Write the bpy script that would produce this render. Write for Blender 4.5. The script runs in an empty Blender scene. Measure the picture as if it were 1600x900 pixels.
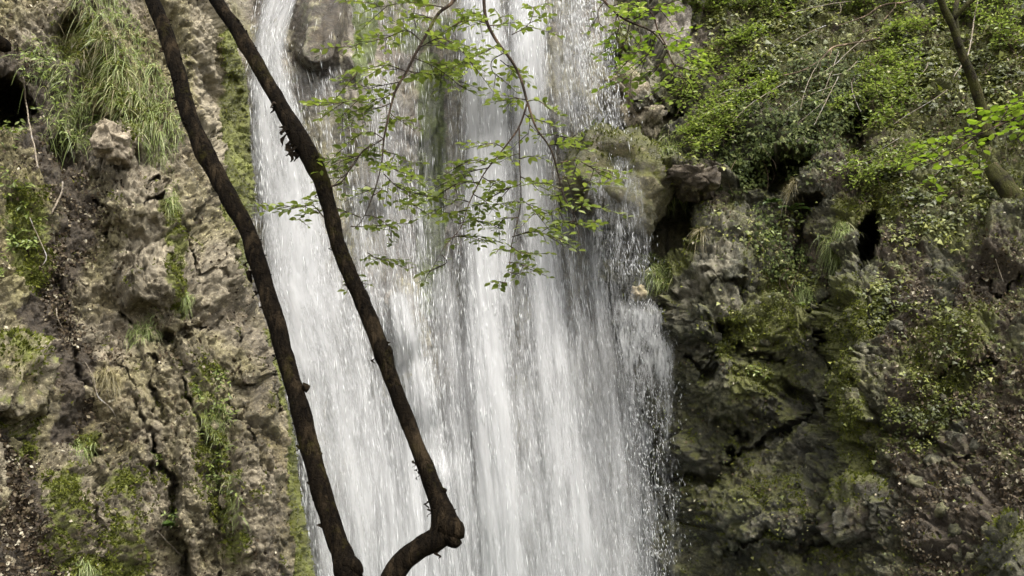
import bpy, math, random
import numpy as np
from mathutils import Vector, Matrix

random.seed(7)
RNG = np.random.default_rng(11)
scene = bpy.context.scene
COL = scene.collection
R = math.radians

# ------------------------------------------------------------------ camera
PITCH = R(10.0)
HALF = math.tan(R(27.5))
CAM = np.array([0.0, 0.0, 1.6])
cam_data = bpy.data.cameras.new('camera')
cam_data.sensor_width = 36.0
cam_data.lens = 18.0 / HALF
cam_data.clip_start = 0.05
cam_data.clip_end = 500.0
cam = bpy.data.objects.new('camera', cam_data)
COL.objects.link(cam)
cam.location = CAM
cam.rotation_euler = (math.pi / 2 + PITCH, 0, 0)
scene.camera = cam

# ------------------------------------------------------------------ sky, sun, exposure
SUN_EL, SUN_AZ = R(58), R(140)      # azimuth clockwise from +Y (the way the camera looks)
world = bpy.data.worlds.new('World')
scene.world = world
world.use_nodes = True
wn = world.node_tree
wn.nodes.clear()
w_out = wn.nodes.new('ShaderNodeOutputWorld')
w_bg = wn.nodes.new('ShaderNodeBackground')
w_sky = wn.nodes.new('ShaderNodeTexSky')
w_sky.sky_type = 'NISHITA'
w_sky.sun_disc = False
w_sky.sun_elevation = SUN_EL
w_sky.sun_rotation = SUN_AZ
w_sky.dust_density = 4.0
w_sky.air_density = 1.0
w_sky.ozone_density = 0.5
w_hs = wn.nodes.new('ShaderNodeHueSaturation')   # overcast: nearly grey sky
w_hs.inputs['Saturation'].default_value = 0.0
wn.links.new(w_sky.outputs[0], w_hs.inputs['Color'])
wn.links.new(w_hs.outputs[0], w_bg.inputs[0])
w_bg.inputs[1].default_value = 0.14
wn.links.new(w_bg.outputs[0], w_out.inputs[0])

sun_data = bpy.data.lights.new('sun', 'SUN')
sun_data.energy = 1.2
sun_data.angle = R(22)
sun_data.color = (1.0, 0.92, 0.78)
sun = bpy.data.objects.new('sun', sun_data)
COL.objects.link(sun)
sun_dir = Vector((math.sin(SUN_AZ) * math.cos(SUN_EL), math.cos(SUN_AZ) * math.cos(SUN_EL), math.sin(SUN_EL)))
sun.rotation_euler = (-sun_dir).to_track_quat('-Z', 'Y').to_euler()
sun.location = sun_dir * 40

scene.view_settings.view_transform = 'Standard'
scene.view_settings.look = 'None'
scene.view_settings.gamma = 1.0
scene.view_settings.exposure = 2.1
scene.render.engine = 'CYCLES'
scene.cycles.max_bounces = 6
scene.cycles.transparent_max_bounces = 24
scene.cycles.use_denoising = True

# ------------------------------------------------------------------ helpers: geometry
CP, SP = math.cos(PITCH), math.sin(PITCH)

def rays(px, py):
    """Direction (scaled so that y = 1) of the sight line through a photo pixel."""
    nx = (np.asarray(px, float) - 800) / 800 * HALF
    ny = (450 - np.asarray(py, float)) / 800 * HALF
    y = CP - ny * SP
    z = SP + ny * CP
    return np.stack([nx / y, np.ones_like(nx), z / y], -1)

def at(px, py, Y):
    """World point that stands Y metres away from the camera plane in the photo direction px, py."""
    return CAM + rays(px, py) * np.asarray(Y, float)[..., None]

def m_per_px(Y):
    return Y * HALF / 800

def new_obj(name, me, mat=None, parent=None):
    o = bpy.data.objects.new(name, me)
    COL.objects.link(o)
    if mat is not None and me is not None and not me.materials:
        me.materials.append(mat)
    if parent is not None:
        o.parent = parent
    return o

def tag(o, label=None, cat=None, group=None, kind=None):
    if label: o['label'] = label
    if cat: o['category'] = cat
    if group: o['group'] = group
    if kind: o['kind'] = kind
    return o

def empty(name, loc):
    o = bpy.data.objects.new(name, None)
    o.location = loc
    o.empty_display_size = 0.1
    COL.objects.link(o)
    return o

def mesh_np(name, V, F, attrs=None, uv=None, smooth=True, face_attrs=None):
    V = np.ascontiguousarray(V, np.float32)
    F = np.ascontiguousarray(F, np.int32)
    me = bpy.data.meshes.new(name)
    n, (m, k) = len(V), F.shape
    me.vertices.add(n)
    me.vertices.foreach_set('co', V.ravel())
    me.loops.add(m * k)
    me.loops.foreach_set('vertex_index', F.ravel())
    me.polygons.add(m)
    me.polygons.foreach_set('loop_start', np.arange(m, dtype=np.int32) * k)
    if smooth:
        me.polygons.foreach_set('use_smooth', np.ones(m, bool))
    for a, v in (attrs or {}).items():
        at_ = me.attributes.new(a, 'FLOAT', 'POINT')
        at_.data.foreach_set('value', np.ascontiguousarray(v, np.float32).ravel())
    for a, v in (face_attrs or {}).items():
        at_ = me.attributes.new(a, 'FLOAT', 'FACE')
        at_.data.foreach_set('value', np.ascontiguousarray(v, np.float32).ravel())
    if uv is not None:
        l = me.uv_layers.new(name='flow')
        l.data.foreach_set('uv', np.ascontiguousarray(uv[F.ravel()], np.float32).ravel())
    me.update(calc_edges=True)
    return me

def grid_faces(nr, nc, wrap=False):
    i = np.arange(nr - 1)[:, None]
    j = np.arange(nc if wrap else nc - 1)[None, :]
    j2 = (j + 1) % nc
    a = i * nc + j; b = i * nc + j2; c = (i + 1) * nc + j2; d = (i + 1) * nc + j
    return np.stack([a, d, c, b], -1).reshape(-1, 4)

def norm(v):
    return v / np.maximum(np.linalg.norm(v, axis=-1, keepdims=True), 1e-9)

# ------------------------------------------------------------------ helpers: noise
def _hash(ix, iy, iz, s):
    with np.errstate(over='ignore'):
        h = (ix.astype(np.uint32) * np.uint32(0x8da6b343)) ^ (iy.astype(np.uint32) * np.uint32(0xd8163841)) \
            ^ (iz.astype(np.uint32) * np.uint32(0xcb1ab31f)) ^ np.uint32((s * 0x9e3779b9) & 0xffffffff)
        h ^= h >> np.uint32(15); h *= np.uint32(0x2c1b3c6d)
        h ^= h >> np.uint32(12); h *= np.uint32(0x297a2d39)
        h ^= h >> np.uint32(15)
    return h

def _f(h):
    return (h & np.uint32(0xffffff)).astype(np.float32) / np.float32(0x1000000)

_G = norm(np.array([[1,1,0],[-1,1,0],[1,-1,0],[-1,-1,0],[1,0,1],[-1,0,1],[1,0,-1],[-1,0,-1],
                    [0,1,1],[0,-1,1],[0,1,-1],[0,-1,-1],[1,1,1],[-1,1,-1],[1,-1,-1],[-1,-1,1]], np.float32)).astype(np.float32)

def perlin(P, s=0):
    P = np.asarray(P, np.float32)
    I = np.floor(P).astype(np.int64); f = P - I
    u = f * f * f * (f * (f * 6 - 15) + 10)
    out = np.zeros(P.shape[:-1], np.float32)
    for dx in (0, 1):
        for dy in (0, 1):
            for dz in (0, 1):
                g = _G[_hash(I[..., 0] + dx, I[..., 1] + dy, I[..., 2] + dz, s) & np.uint32(15)]
                d = g[..., 0] * (f[..., 0] - dx) + g[..., 1] * (f[..., 1] - dy) + g[..., 2] * (f[..., 2] - dz)
                w = (u[..., 0] if dx else 1 - u[..., 0]) * (u[..., 1] if dy else 1 - u[..., 1]) * (u[..., 2] if dz else 1 - u[..., 2])
                out += d * w
    return out * 1.5

def fbm(P, octv=4, s=0, gain=0.5, ridged=False):
    P = np.asarray(P, np.float32)
    out = 0; a = 1.0; tot = 0
    for o in range(octv):
        n = perlin(P + 17.3 * o, s + o)
        if ridged: n = 1 - 2 * np.abs(n)
        out = out + a * n; tot += a
        a *= gain; P = P * 2.03
    return out / tot

def worley(P, s=0):
    """Nearest cell: F1, F2, cell hash and the offset vector from the cell's point."""
    P = np.asarray(P, np.float32)
    I = np.floor(P).astype(np.int64)
    f1 = np.full(P.shape[:-1], 9., np.float32); f2 = f1.copy()
    cid = np.zeros(P.shape[:-1], np.uint32); vec = np.zeros(P.shape, np.float32)
    for dx in (-1, 0, 1):
        for dy in (-1, 0, 1):
            for dz in (-1, 0, 1):
                J = I + np.array([dx, dy, dz])
                h = _hash(J[..., 0], J[..., 1], J[..., 2], s)
                q = np.stack([_f(h), _f(h * np.uint32(747796405) + np.uint32(1)), _f(h * np.uint32(2891336453) + np.uint32(7))], -1)
                v = P - (J + q).astype(np.float32)
                d = np.sqrt((v * v).sum(-1))
                closer = d < f1
                f2 = np.where(closer, f1, np.minimum(f2, d))
                cid = np.where(closer, h, cid)
                vec = np.where(closer[..., None], v, vec)
                f1 = np.where(closer, d, f1)
    return f1, f2, cid, vec

def sstep(a, b, x):
    t = np.clip((x - a) / (b - a), 0, 1)
    return t * t * (3 - 2 * t)

def blocks(P, size, s, tilt, offset, crack, crackw=0.12, stretch=(1, 1, 1), rot=0.0, warp=0.25):
    """Displacement of broken rock: every cell a tilted, offset facet, with a recessed joint between cells."""
    c, sn = math.cos(rot), math.sin(rot)
    Q = np.stack([P[..., 0] * c - P[..., 2] * sn, P[..., 1], P[..., 0] * sn + P[..., 2] * c], -1)
    Q = Q / (size * np.array(stretch, np.float32))
    Q = Q + warp * np.stack([fbm(Q * 1.3 + 5, 2, s + 50), fbm(Q * 1.3 + 9, 2, s + 60), fbm(Q * 1.3 + 13, 2, s + 70)], -1)
    f1, f2, cid, vec = worley(Q, s)
    d = np.stack([_f(cid * np.uint32(2654435761)), _f(cid * np.uint32(40503) + np.uint32(77)), _f(cid * np.uint32(69069) + np.uint32(5))], -1) * 2 - 1
    h = (_f(cid * np.uint32(1597334677)) - 0.5) * offset + (vec * d).sum(-1) * tilt * size
    j = sstep(0, crackw, f2 - f1)
    return h * (0.35 + 0.65 * j) - (1 - j) * crack, j

# ------------------------------------------------------------------ helpers: drawing on the photo's layout
def tps(pts):
    """Thin-plate surface of depth through (px, py, Y) control points."""
    A = np.array(pts, float); X = A[:, :2] / 100.0; n = len(A)
    d = np.linalg.norm(X[:, None] - X[None], axis=-1)
    K = np.where(d > 0, d * d * np.log(np.maximum(d, 1e-9)), 0) + np.eye(n) * 0.02
    M = np.zeros((n + 3, n + 3)); M[:n, :n] = K; M[:n, n] = 1; M[:n, n + 1:] = X; M[n, :n] = 1; M[n + 1:, :n] = X.T
    w = np.linalg.solve(M, np.concatenate([A[:, 2], [0, 0, 0]]))
    def f(px, py):
        px = np.asarray(px, float) / 100.0; py = np.asarray(py, float) / 100.0
        out = w[n] + w[n + 1] * px + w[n + 2] * py
        for i in range(n):
            r2 = (px - X[i, 0]) ** 2 + (py - X[i, 1]) ** 2
            out = out + w[i] * 0.5 * r2 * np.log(np.maximum(r2, 1e-12))
        return out
    return f

def stroke(px, py, pts, soft=0.6):
    """1 on a polyline of (px, py, radius), falling to 0 at its radius; soft = share of the radius that fades."""
    best = np.zeros(np.shape(px))
    if len(pts) == 1: pts = [pts[0], (pts[0][0] + .01, pts[0][1], pts[0][2])]
    for (x0, y0, r0), (x1, y1, r1) in zip(pts[:-1], pts[1:]):
        dx, dy = x1 - x0, y1 - y0
        t = np.clip(((px - x0) * dx + (py - y0) * dy) / (dx * dx + dy * dy), 0, 1)
        r = r0 + (r1 - r0) * t
        d = np.hypot(px - x0 - t * dx, py - y0 - t * dy) / r
        best = np.maximum(best, 1 - sstep(1 - soft, 1.0, d))
    return best

def dent(px, py, cx, cy, rx, ry, ang, sharp=2):
    c, s = math.cos(R(ang)), math.sin(R(ang))
    u = ((px - cx) * c + (py - cy) * s) / rx
    v = (-(px - cx) * s + (py - cy) * c) / ry
    return np.exp(-(u * u + v * v) ** sharp)

def normals_of(P):
    du = np.gradient(P, axis=1); dv = np.gradient(P, axis=0)
    n = norm(np.cross(du, dv))
    flip = (n * (CAM - P)).sum(-1, keepdims=True) < 0
    return np.where(flip, -n, n)

# ------------------------------------------------------------------ helpers: materials
class NT:
    def __init__(self, name):
        self.m = bpy.data.materials.new(name); self.m.use_nodes = True
        self.t = self.m.node_tree; self.t.nodes.clear()
        self.out = self.t.nodes.new('ShaderNodeOutputMaterial')
    def n(self, typ, ins=None, **kw):
        nd = self.t.nodes.new('ShaderNode' + typ)
        for k, v in kw.items(): setattr(nd, k, v)
        for k, v in (ins or {}).items():
            if hasattr(v, 'is_output'): self.t.links.new(v, nd.inputs[k])
            else: nd.inputs[k].default_value = v
        return nd
    def math(self, op, a, b=0.0, clamp=False):
        return self.n('Math', {0: a, 1: b}, operation=op, use_clamp=clamp).outputs[0]
    def noise(self, vec, scale, detail=4, rough=0.55, dist=0.0):
        return self.n('TexNoise', {'Vector': vec, 'Scale': scale, 'Detail': detail, 'Roughness': rough, 'Distortion': dist}).outputs[0]
    def ramp(self, fac, stops):
        nd = self.n('ValToRGB', {0: fac}); el = nd.color_ramp.elements
        while len(el) < len(stops): el.new(0.5)
        for e, (p, c) in zip(el, stops): e.position = p; e.color = (*c, 1)
        return nd.outputs[0]
    def mix(self, fac, a, b, blend='MIX'):
        nd = self.n('Mix', data_type='RGBA', blend_type=blend)
        for k, v in ((0, fac), (6, a), (7, b)):
            if hasattr(v, 'is_output'): self.t.links.new(v, nd.inputs[k])
            else: nd.inputs[k].default_value = v if k == 0 else (*v, 1)
        return nd.outputs[2]
    def maprange(self, v, a, b, c=0.0, d=1.0, smooth=False):
        return self.n('MapRange', {0: v, 1: a, 2: b, 3: c, 4: d}, interpolation_type='SMOOTHSTEP' if smooth else 'LINEAR').outputs[0]
    def attr(self, name):
        return self.n('Attribute', attribute_name=name).outputs['Fac']
    def pos(self):
        return self.n('NewGeometry').outputs['Position']
    def done(self, shader):
        self.t.links.new(shader, self.out.inputs[0]); return self.m

def rock_material(name, dark, mid, pale, wet_rough=0.3, glint_fleck=.8, moss_a=(.034, .040, .006), moss_b=(.135, .140, .018)):
    t = NT(name); p = t.pos()
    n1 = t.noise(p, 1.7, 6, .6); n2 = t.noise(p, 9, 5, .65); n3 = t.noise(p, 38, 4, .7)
    a = t.math('ADD', t.math('MULTIPLY', n1, .55), t.math('ADD', t.math('MULTIPLY', n2, .5), t.math('MULTIPLY', n3, .38)))
    rock = t.ramp(a, [(.50, dark), (.70, mid), (.88, pale)])
    rock = t.mix(t.maprange(n3, .555, .615, 0, glint_fleck), rock, tuple(min(.62, c * 1.7) for c in pale))       # pale calcite and lichen flecks, strengthened as painted glints of wet rock
    rock = t.mix(t.maprange(t.noise(p, 19, 6, .75), .53, .62, 0, .8), rock, tuple(c * .5 for c in dark))
    rock = t.mix(t.maprange(t.noise(p, .9, 4, .6), .42, .60, 0, .85), rock, t.mix(1.0, rock, (.95, .98, .60), 'MULTIPLY'))      # algae film
    rock = t.mix(t.maprange(t.noise(p, 1.3, 3, .6), .52, .66, 0, .6), rock, t.mix(1.0, rock, (1.0, .93, .90), 'MULTIPLY'))
    fp = t.maprange(t.math('ADD', t.attr('pale'), t.math('MULTIPLY', t.math('SUBTRACT', t.noise(p, 6, 6, .7), .5), 1.4)), .35, .75, 0, .8, smooth=True)
    rock = t.mix(fp, rock, t.mix(t.maprange(n2, .35, .65), tuple(c * .62 for c in pale), tuple(min(.5, c * 1.25) for c in pale)))
    s1 = t.noise(p, 14, 5, .7); s2 = t.noise(p, 60, 3, .7)
    soil = t.ramp(t.math('ADD', t.math('MULTIPLY', s1, .6), t.math('MULTIPLY', s2, .4)), [(.36, (.016, .011, .006)), (.52, (.052, .038, .022)), (.66, (.105, .082, .052))])
    fs = t.maprange(t.math('ADD', t.attr('soil'), t.math('MULTIPLY', t.math('SUBTRACT', t.noise(p, 4.2, 6, .7), .5), 1.6)), .40, .60, smooth=True)
    col = t.mix(fs, rock, soil)
    up = t.n('SeparateXYZ', {0: t.n('NewGeometry').outputs['Normal']}).outputs[2]
    mossf = t.math('ADD', t.attr('moss'), t.math('ADD', t.math('MULTIPLY', t.math('SUBTRACT', t.noise(p, 3.1, 7, .72), .5), 1.7), t.math('MULTIPLY', up, .22)))
    fm = t.maprange(mossf, .42, .72, 0, .92, smooth=True)
    m2 = t.noise(p, 26, 5, .7)
    moss = t.ramp(t.math('ADD', t.math('MULTIPLY', m2, .6), t.math('MULTIPLY', t.noise(p, 2.3, 4, .6), .4)), [(.36, moss_a), (.52, tuple((x + y) / 2 for x, y in zip(moss_a, moss_b))), (.66, moss_b)])
    col = t.mix(fm, col, moss)
    wet = t.math('MULTIPLY', t.attr('wet'), t.maprange(t.noise(p, 2.5, 4, .6), .3, .6), clamp=True)
    col = t.mix(wet, col, t.mix(1.0, col, (.50, .48, .46), 'MULTIPLY'))
    rough = t.math('SUBTRACT', t.maprange(n2, .3, .7, .78, .95), t.math('MULTIPLY', wet, .9 - wet_rough))
    h = t.math('ADD', t.math('MULTIPLY', t.noise(p, 20, 6, .7), 1.0), t.math('MULTIPLY', t.noise(p, 75, 4, .7), .5))
    bump = t.n('Bump', {'Height': h, 'Strength': 1.0, 'Distance': .05}).outputs[0]
    b = t.n('BsdfPrincipled', {'Base Color': col, 'Roughness': rough, 'Normal': bump, 'Specular IOR Level': .45})
    return t.done(b.outputs[0])

def leaf_material(name, stops, attr='rnd', trans=.45, rough=.45, spec=.4):
    t = NT(name)
    f = t.n('ObjectInfo').outputs['Random'] if attr == 'object' else t.attr(attr)
    col = t.ramp(f, stops)
    n = t.noise(t.n('TexCoord').outputs['Object'] if attr == 'object' else t.pos(), 40, 3, .6)
    col = t.mix(t.maprange(n, .3, .7, 0, .35), col, t.mix(1.0, col, (.45, .5, .4), 'MULTIPLY'))
    b = t.n('BsdfPrincipled', {'Base Color': col, 'Roughness': rough, 'Specular IOR Level': spec}).outputs[0]
    tr = t.n('BsdfTranslucent', {0: t.mix(1.0, col, (1.25, 1.35, .7), 'MULTIPLY')}).outputs[0]
    return t.done(t.n('MixShader', {0: trans, 1: b, 2: tr}).outputs[0])

def bark_material(name, a, b, moss=0.0, scale=1.0, moss_col=(.10, .11, .02), spec=.12):
    t = NT(name); p = t.pos()
    mp = t.n('Mapping', {0: p, 3: (9 * scale, 9 * scale, 2.0 * scale)}).outputs[0]
    n1 = t.noise(mp, 3, 6, .65); n2 = t.noise(p, 60 * scale, 4, .7)
    col = t.ramp(t.math('ADD', t.math('MULTIPLY', n1, .65), t.math('MULTIPLY', n2, .35)), [(.38, a), (.62, b)])
    fm = t.maprange(t.math('ADD', t.noise(p, 3.3, 6, .7), t.math('MULTIPLY', t.noise(p, 30, 4, .7), .3)), .75 - moss * .45, .86 - moss * .40)
    col = t.mix(fm, col, moss_col)
    mp2 = t.n('Mapping', {0: p, 3: (5, 5, 1.6)}).outputs[0]
    col = t.mix(t.maprange(t.noise(mp2, 1.6 * scale, 6, .65), .52, .64, 0, .8), col, tuple(min(.3, c * 3.4) for c in b))
    crk = t.n('TexVoronoi', {'Vector': t.n('Mapping', {0: t.n('VectorMath', {0: p, 1: t.n('VectorMath', {0: t.n('TexNoise', {'Vector': p, 'Scale': 9.0}).outputs[1], 1: (.08, .08, .08)}, operation='MULTIPLY').outputs[0]}, operation='ADD').outputs[0], 3: (26 * scale, 26 * scale, 2.6 * scale)}).outputs[0], 'Scale': 1.0}, feature='DISTANCE_TO_EDGE').outputs[0]
    h = t.math('ADD', t.math('ADD', n1, t.math('MULTIPLY', n2, .6)), t.maprange(crk, 0, .2, 0, .25))
    bump = t.n('Bump', {'Height': h, 'Strength': 1.0, 'Distance': .025}).outputs[0]
    return t.done(t.n('BsdfPrincipled', {'Base Color': col, 'Roughness': .85, 'Normal': bump, 'Specular IOR Level': spec}).outputs[0])

# ------------------------------------------------------------------ helpers: scattering
def frames(up, fwd):
    """Rotation matrices whose z is up and whose x runs as near to fwd as it can."""
    z = norm(up); y = norm(np.cross(z, fwd)); x = np.cross(y, z)
    return np.stack([x, y, z], -1)

def scatter_mesh(name, TV, TF, pos, rot, scl, rnd=None, smooth=False):
    """Many copies of one small template in one mesh (for what nobody could count)."""
    n, k = len(pos), len(TV)
    scl = np.asarray(scl, float)
    if scl.ndim == 1: scl = np.repeat(scl[:, None], 3, 1)
    V = np.einsum('nij,nkj->nki', rot, TV[None] * scl[:, None, :]) + pos[:, None, :]
    F = (TF[None] + (np.arange(n) * k)[:, None, None]).reshape(-1, TF.shape[1])
    r = RNG.random(n) if rnd is None else rnd
    return mesh_np(name, V.reshape(-1, 3), F, smooth=smooth, face_attrs={'rnd': np.repeat(r, len(TF))})

def catmull(pts, step):
    """Smooth resampling of a polyline of any dimension; the step is measured on the first three."""
    P = np.array(pts, float)
    P = np.vstack([2 * P[0] - P[1], P, 2 * P[-1] - P[-2]])
    out = []
    for i in range(1, len(P) - 2):
        n = max(2, int(np.linalg.norm(P[i + 1, :3] - P[i, :3]) / step))
        t = np.linspace(0, 1, n, endpoint=False)[:, None]
        p0, p1, p2, p3 = P[i - 1], P[i], P[i + 1], P[i + 2]
        out.append(.5 * ((2 * p1) + (-p0 + p2) * t + (2 * p0 - 5 * p1 + 4 * p2 - p3) * t ** 2 + (-p0 + 3 * p1 - 3 * p2 + p3) * t ** 3))
    out.append(P[-2][None])
    return np.vstack(out)

def tube(C, rad, seg=8, rough=0.0, freq=6.0, seed=0, cap=True):
    """Vertices and faces of a tapering tube on centres C with radii rad and an uneven skin."""
    C = np.asarray(C, float); rad = np.asarray(rad, float)
    T = norm(np.gradient(C, axis=0))
    ref = np.array([0.0, 1.0, 0.05]); 
    A = norm(np.cross(T, ref)); B = np.cross(T, A)
    th = np.linspace(0, 2 * math.pi, seg, endpoint=False)
    D = A[:, None] * np.cos(th)[None, :, None] + B[:, None] * np.sin(th)[None, :, None]
    r = np.repeat(rad[:, None], seg, 1)
    V = C[:, None] + D * r[..., None]
    if rough:
        Q = V * freq
        k = fbm(Q * np.array([1, 1, .45]), 4, seed)
        V = V + D * (r * rough * k)[..., None]
    F = grid_faces(len(C), seg, wrap=True)
    V = V.reshape(-1, 3)
    if cap:
        n = len(V)
        V = np.vstack([V, C[0] - T[0] * rad[0] * .5, C[-1] + T[-1] * rad[-1] * .7])
        j = np.arange(seg); j2 = (j + 1) % seg; e = (len(C) - 1) * seg
        F = np.vstack([F, np.stack([j, j2, np.full(seg, n), np.full(seg, n)], -1), np.stack([e + j2, e + j, np.full(seg, n + 1), np.full(seg, n + 1)], -1)])
    return V, F

class Soup:
    """Collects pieces of one part; quads whose last two indices agree become triangles."""
    def __init__(self): self.V = []; self.F = []; self.n = 0
    def add(self, V, F):
        self.V.append(np.asarray(V, float)); self.F.append(np.asarray(F) + self.n); self.n += len(V)
    def mesh(self, name, smooth=True):
        V = np.vstack(self.V); faces = []
        for F in self.F: faces += [tuple(f[:3]) if len(f) == 4 and f[2] == f[3] else tuple(f) for f in F.tolist()]
        me = bpy.data.meshes.new(name); me.from_pydata(V.tolist(), [], faces)
        if smooth: me.polygons.foreach_set('use_smooth', np.ones(len(faces), bool))
        me.update(); return me
# ================================================================== THE SETTING
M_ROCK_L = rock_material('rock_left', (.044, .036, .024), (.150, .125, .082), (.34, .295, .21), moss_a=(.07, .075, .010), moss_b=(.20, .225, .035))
M_ROCK_R = rock_material('rock_right', (.016, .016, .009), (.046, .044, .026), (.20, .182, .13), wet_rough=.38, glint_fleck=.30, moss_a=(.032, .035, .007), moss_b=(.115, .118, .018))
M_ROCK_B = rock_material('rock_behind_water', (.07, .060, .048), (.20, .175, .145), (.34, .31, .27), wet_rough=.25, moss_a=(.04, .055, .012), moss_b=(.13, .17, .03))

# ------------------------------------------------------------------ ground and pool (below the frame)
def ground_z(x, y):
    P = np.stack([x, y, np.zeros_like(x)], -1)
    z = -0.35 + .12 * fbm(P * .5, 3, 3) + .05 * fbm(P * 3, 3, 4)
    z = z + .06 * np.maximum(np.abs(x) - 4.5, 0) ** 1.3 * np.exp(-((y - 8) / 14.0) ** 2)
    return z - 1.2 * np.exp(-((x + .3) / 3.6) ** 4 - ((y - 12.2) / 2.6) ** 4)
gx = np.concatenate([np.linspace(-200, -20, 12), np.linspace(-18, 18, 120), np.linspace(20, 200, 12)])
gy = np.concatenate([np.linspace(-200, -12, 12), np.linspace(-10, 22, 110), np.linspace(26, 200, 12)])
GX, GY = np.meshgrid(gx, gy)
GP = np.stack([GX, GY, ground_z(GX, GY)], -1)
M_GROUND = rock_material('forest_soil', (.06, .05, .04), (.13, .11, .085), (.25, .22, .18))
me = mesh_np('ground', GP.reshape(-1, 3), grid_faces(*GX.shape)[:, ::-1], attrs={'pale': np.zeros(GX.size), 'moss': np.full(GX.size, .3), 'soil': np.full(GX.size, .7), 'wet': np.full(GX.size, .3)})
tag(new_obj('ground', me, M_GROUND), 'brown forest soil at the foot of the cliffs', kind='structure')
t = NT('pool_water'); wp = t.pos()
bmp = t.n('Bump', {'Height': t.noise(wp, 5, 5, .6), 'Strength': .6, 'Distance': .08}).outputs[0]
M_POOL = t.done(t.n('BsdfPrincipled', {'Base Color': (.10, .14, .12, 1), 'Roughness': .12, 'Normal': bmp, 'IOR': 1.33}).outputs[0])
px_, py_ = np.meshgrid(np.linspace(-4.6, 4.2, 60), np.linspace(9.2, 15, 50))
P = np.stack([px_, py_, -.62 + .02 * fbm(np.stack([px_, py_, px_ * 0], -1) * 2, 3, 9)], -1)
tag(new_obj('plunge_pool_water', mesh_np('pool', P.reshape(-1, 3), grid_faces(*px_.shape)[:, ::-1]), M_POOL), 'churned plunge pool below the waterfall', kind='structure')

# ------------------------------------------------------------------ the rock face behind the water
depth_back = tps([(330, -80, 16.0), (420, 0, 15.4), (415, 130, 14.3), (450, 400, 13.5), (520, 900, 12.7), (500, 1020, 12.6), (560, 130, 14.6), (620, 0, 15.3),
                  (620, 300, 14.8), (640, 440, 14.2), (650, 900, 13.2), (800, 0, 15.2), (800, 450, 14.6), (800, 900, 13.8), (800, 1020, 13.7), (950, 0, 15.2),
                  (950, 300, 14.8), (950, 600, 14.5), (1000, 900, 14.1), (1120, 0, 15.6), (1120, 450, 15.2), (1120, 900, 14.6)])
def back_bumps(px, py):
    d = -.85 * sstep(0, 1, stroke(px, py, [(520, -60, 46), (505, 20, 56), (495, 78, 50)], .75))       # dark boulder that splits the stream
    d += -.45 * stroke(px, py, [(560, 100, 40), (575, 300, 55)], .9)
    d += -.55 * dent(px, py, 640, 500, 40, 60, 15, 2)                # step that throws the small cascade
    d += -.35 * dent(px, py, 665, 600, 30, 70, 10, 2)
    d += .2 * stroke(px, py, [(690, 100, 50), (690, 700, 50)], 1.0)
    d += -.5 * dent(px, py, 760, 60, 60, 120, 0, 2) - .4 * dent(px, py, 860, 100, 60, 150, 0, 2)
    return d
bx, by = np.meshgrid(np.arange(330, 1100, 2.9), np.arange(-110, 1030, 2.9))
BY = depth_back(bx, by) + back_bumps(bx, by)
BP = at(bx, by, BY); BN = normals_of(BP)
d1, _ = blocks(BP, .9, 21, .25, .18, .03, .15, (.7, 1, 1.8), .1)
d2, _ = blocks(BP, .28, 22, .35, .08, .03, .15, (.7, 1, 1.6), .1)
d3 = fbm(BP * np.array([7, 7, 3.0]), 4, 23) * .06
bulge = stroke(bx, by, [(520, -80, 60), (505, 20, 66), (492, 84, 58)], .5)
BP = BP + BN * ((d1 + d2) * (1 - .8 * bulge) + d3 * (1 - .5 * bulge))[..., None]
col_n = fbm(np.stack([bx / 26, by / 260, bx * 0], -1), 4, 31)
moss = .9 * stroke(bx, by, [(572, -60, 26), (572, 80, 22), (560, 120, 18)], .5) + 1.2 * stroke(bx, by, [(672, 100, 26), (678, 300, 28), (676, 480, 24)], .6) \
     + .35 * stroke(bx, by, [(500, 0, 60), (480, 90, 50)], .7) + .6 * stroke(bx, by, [(640, 60, 40), (700, 40, 30)], .8) \
     + .5 * stroke(bx, by, [(930, 230, 40), (950, 420, 40)], .7) + .18 + .5 * col_n
soil = .25 + .35 * stroke(bx, by, [(640, 200, 50), (640, 420, 40)], .8) + .4 * stroke(bx, by, [(920, 60, 40), (930, 180, 30)], .8) - .4 * col_n
cliff_back = new_obj('cliff_back', mesh_np('cliff_back', BP.reshape(-1, 3), grid_faces(*bx.shape), attrs={'pale': np.full(bx.size, -.2), 'moss': moss - .05 - .25 * bulge, 'soil': soil * .7 + .45 * bulge, 'wet': np.full(bx.size, .9)}), M_ROCK_B)
tag(cliff_back, 'wet brown and mossy rock face behind the falling water', kind='structure')

def wander(px, py, a1, a2, seed):
    Q = np.stack([px, py, np.full_like(px, seed * 1.7)], -1)
    wx = a1 * fbm(Q / 45, 3, seed) + a2 * fbm(Q / 13, 2, seed + 3)
    wy = a1 * fbm(Q / 45 + 31, 3, seed + 7) + a2 * fbm(Q / 13 + 11, 2, seed + 9)
    return px + wx, py + wy

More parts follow.
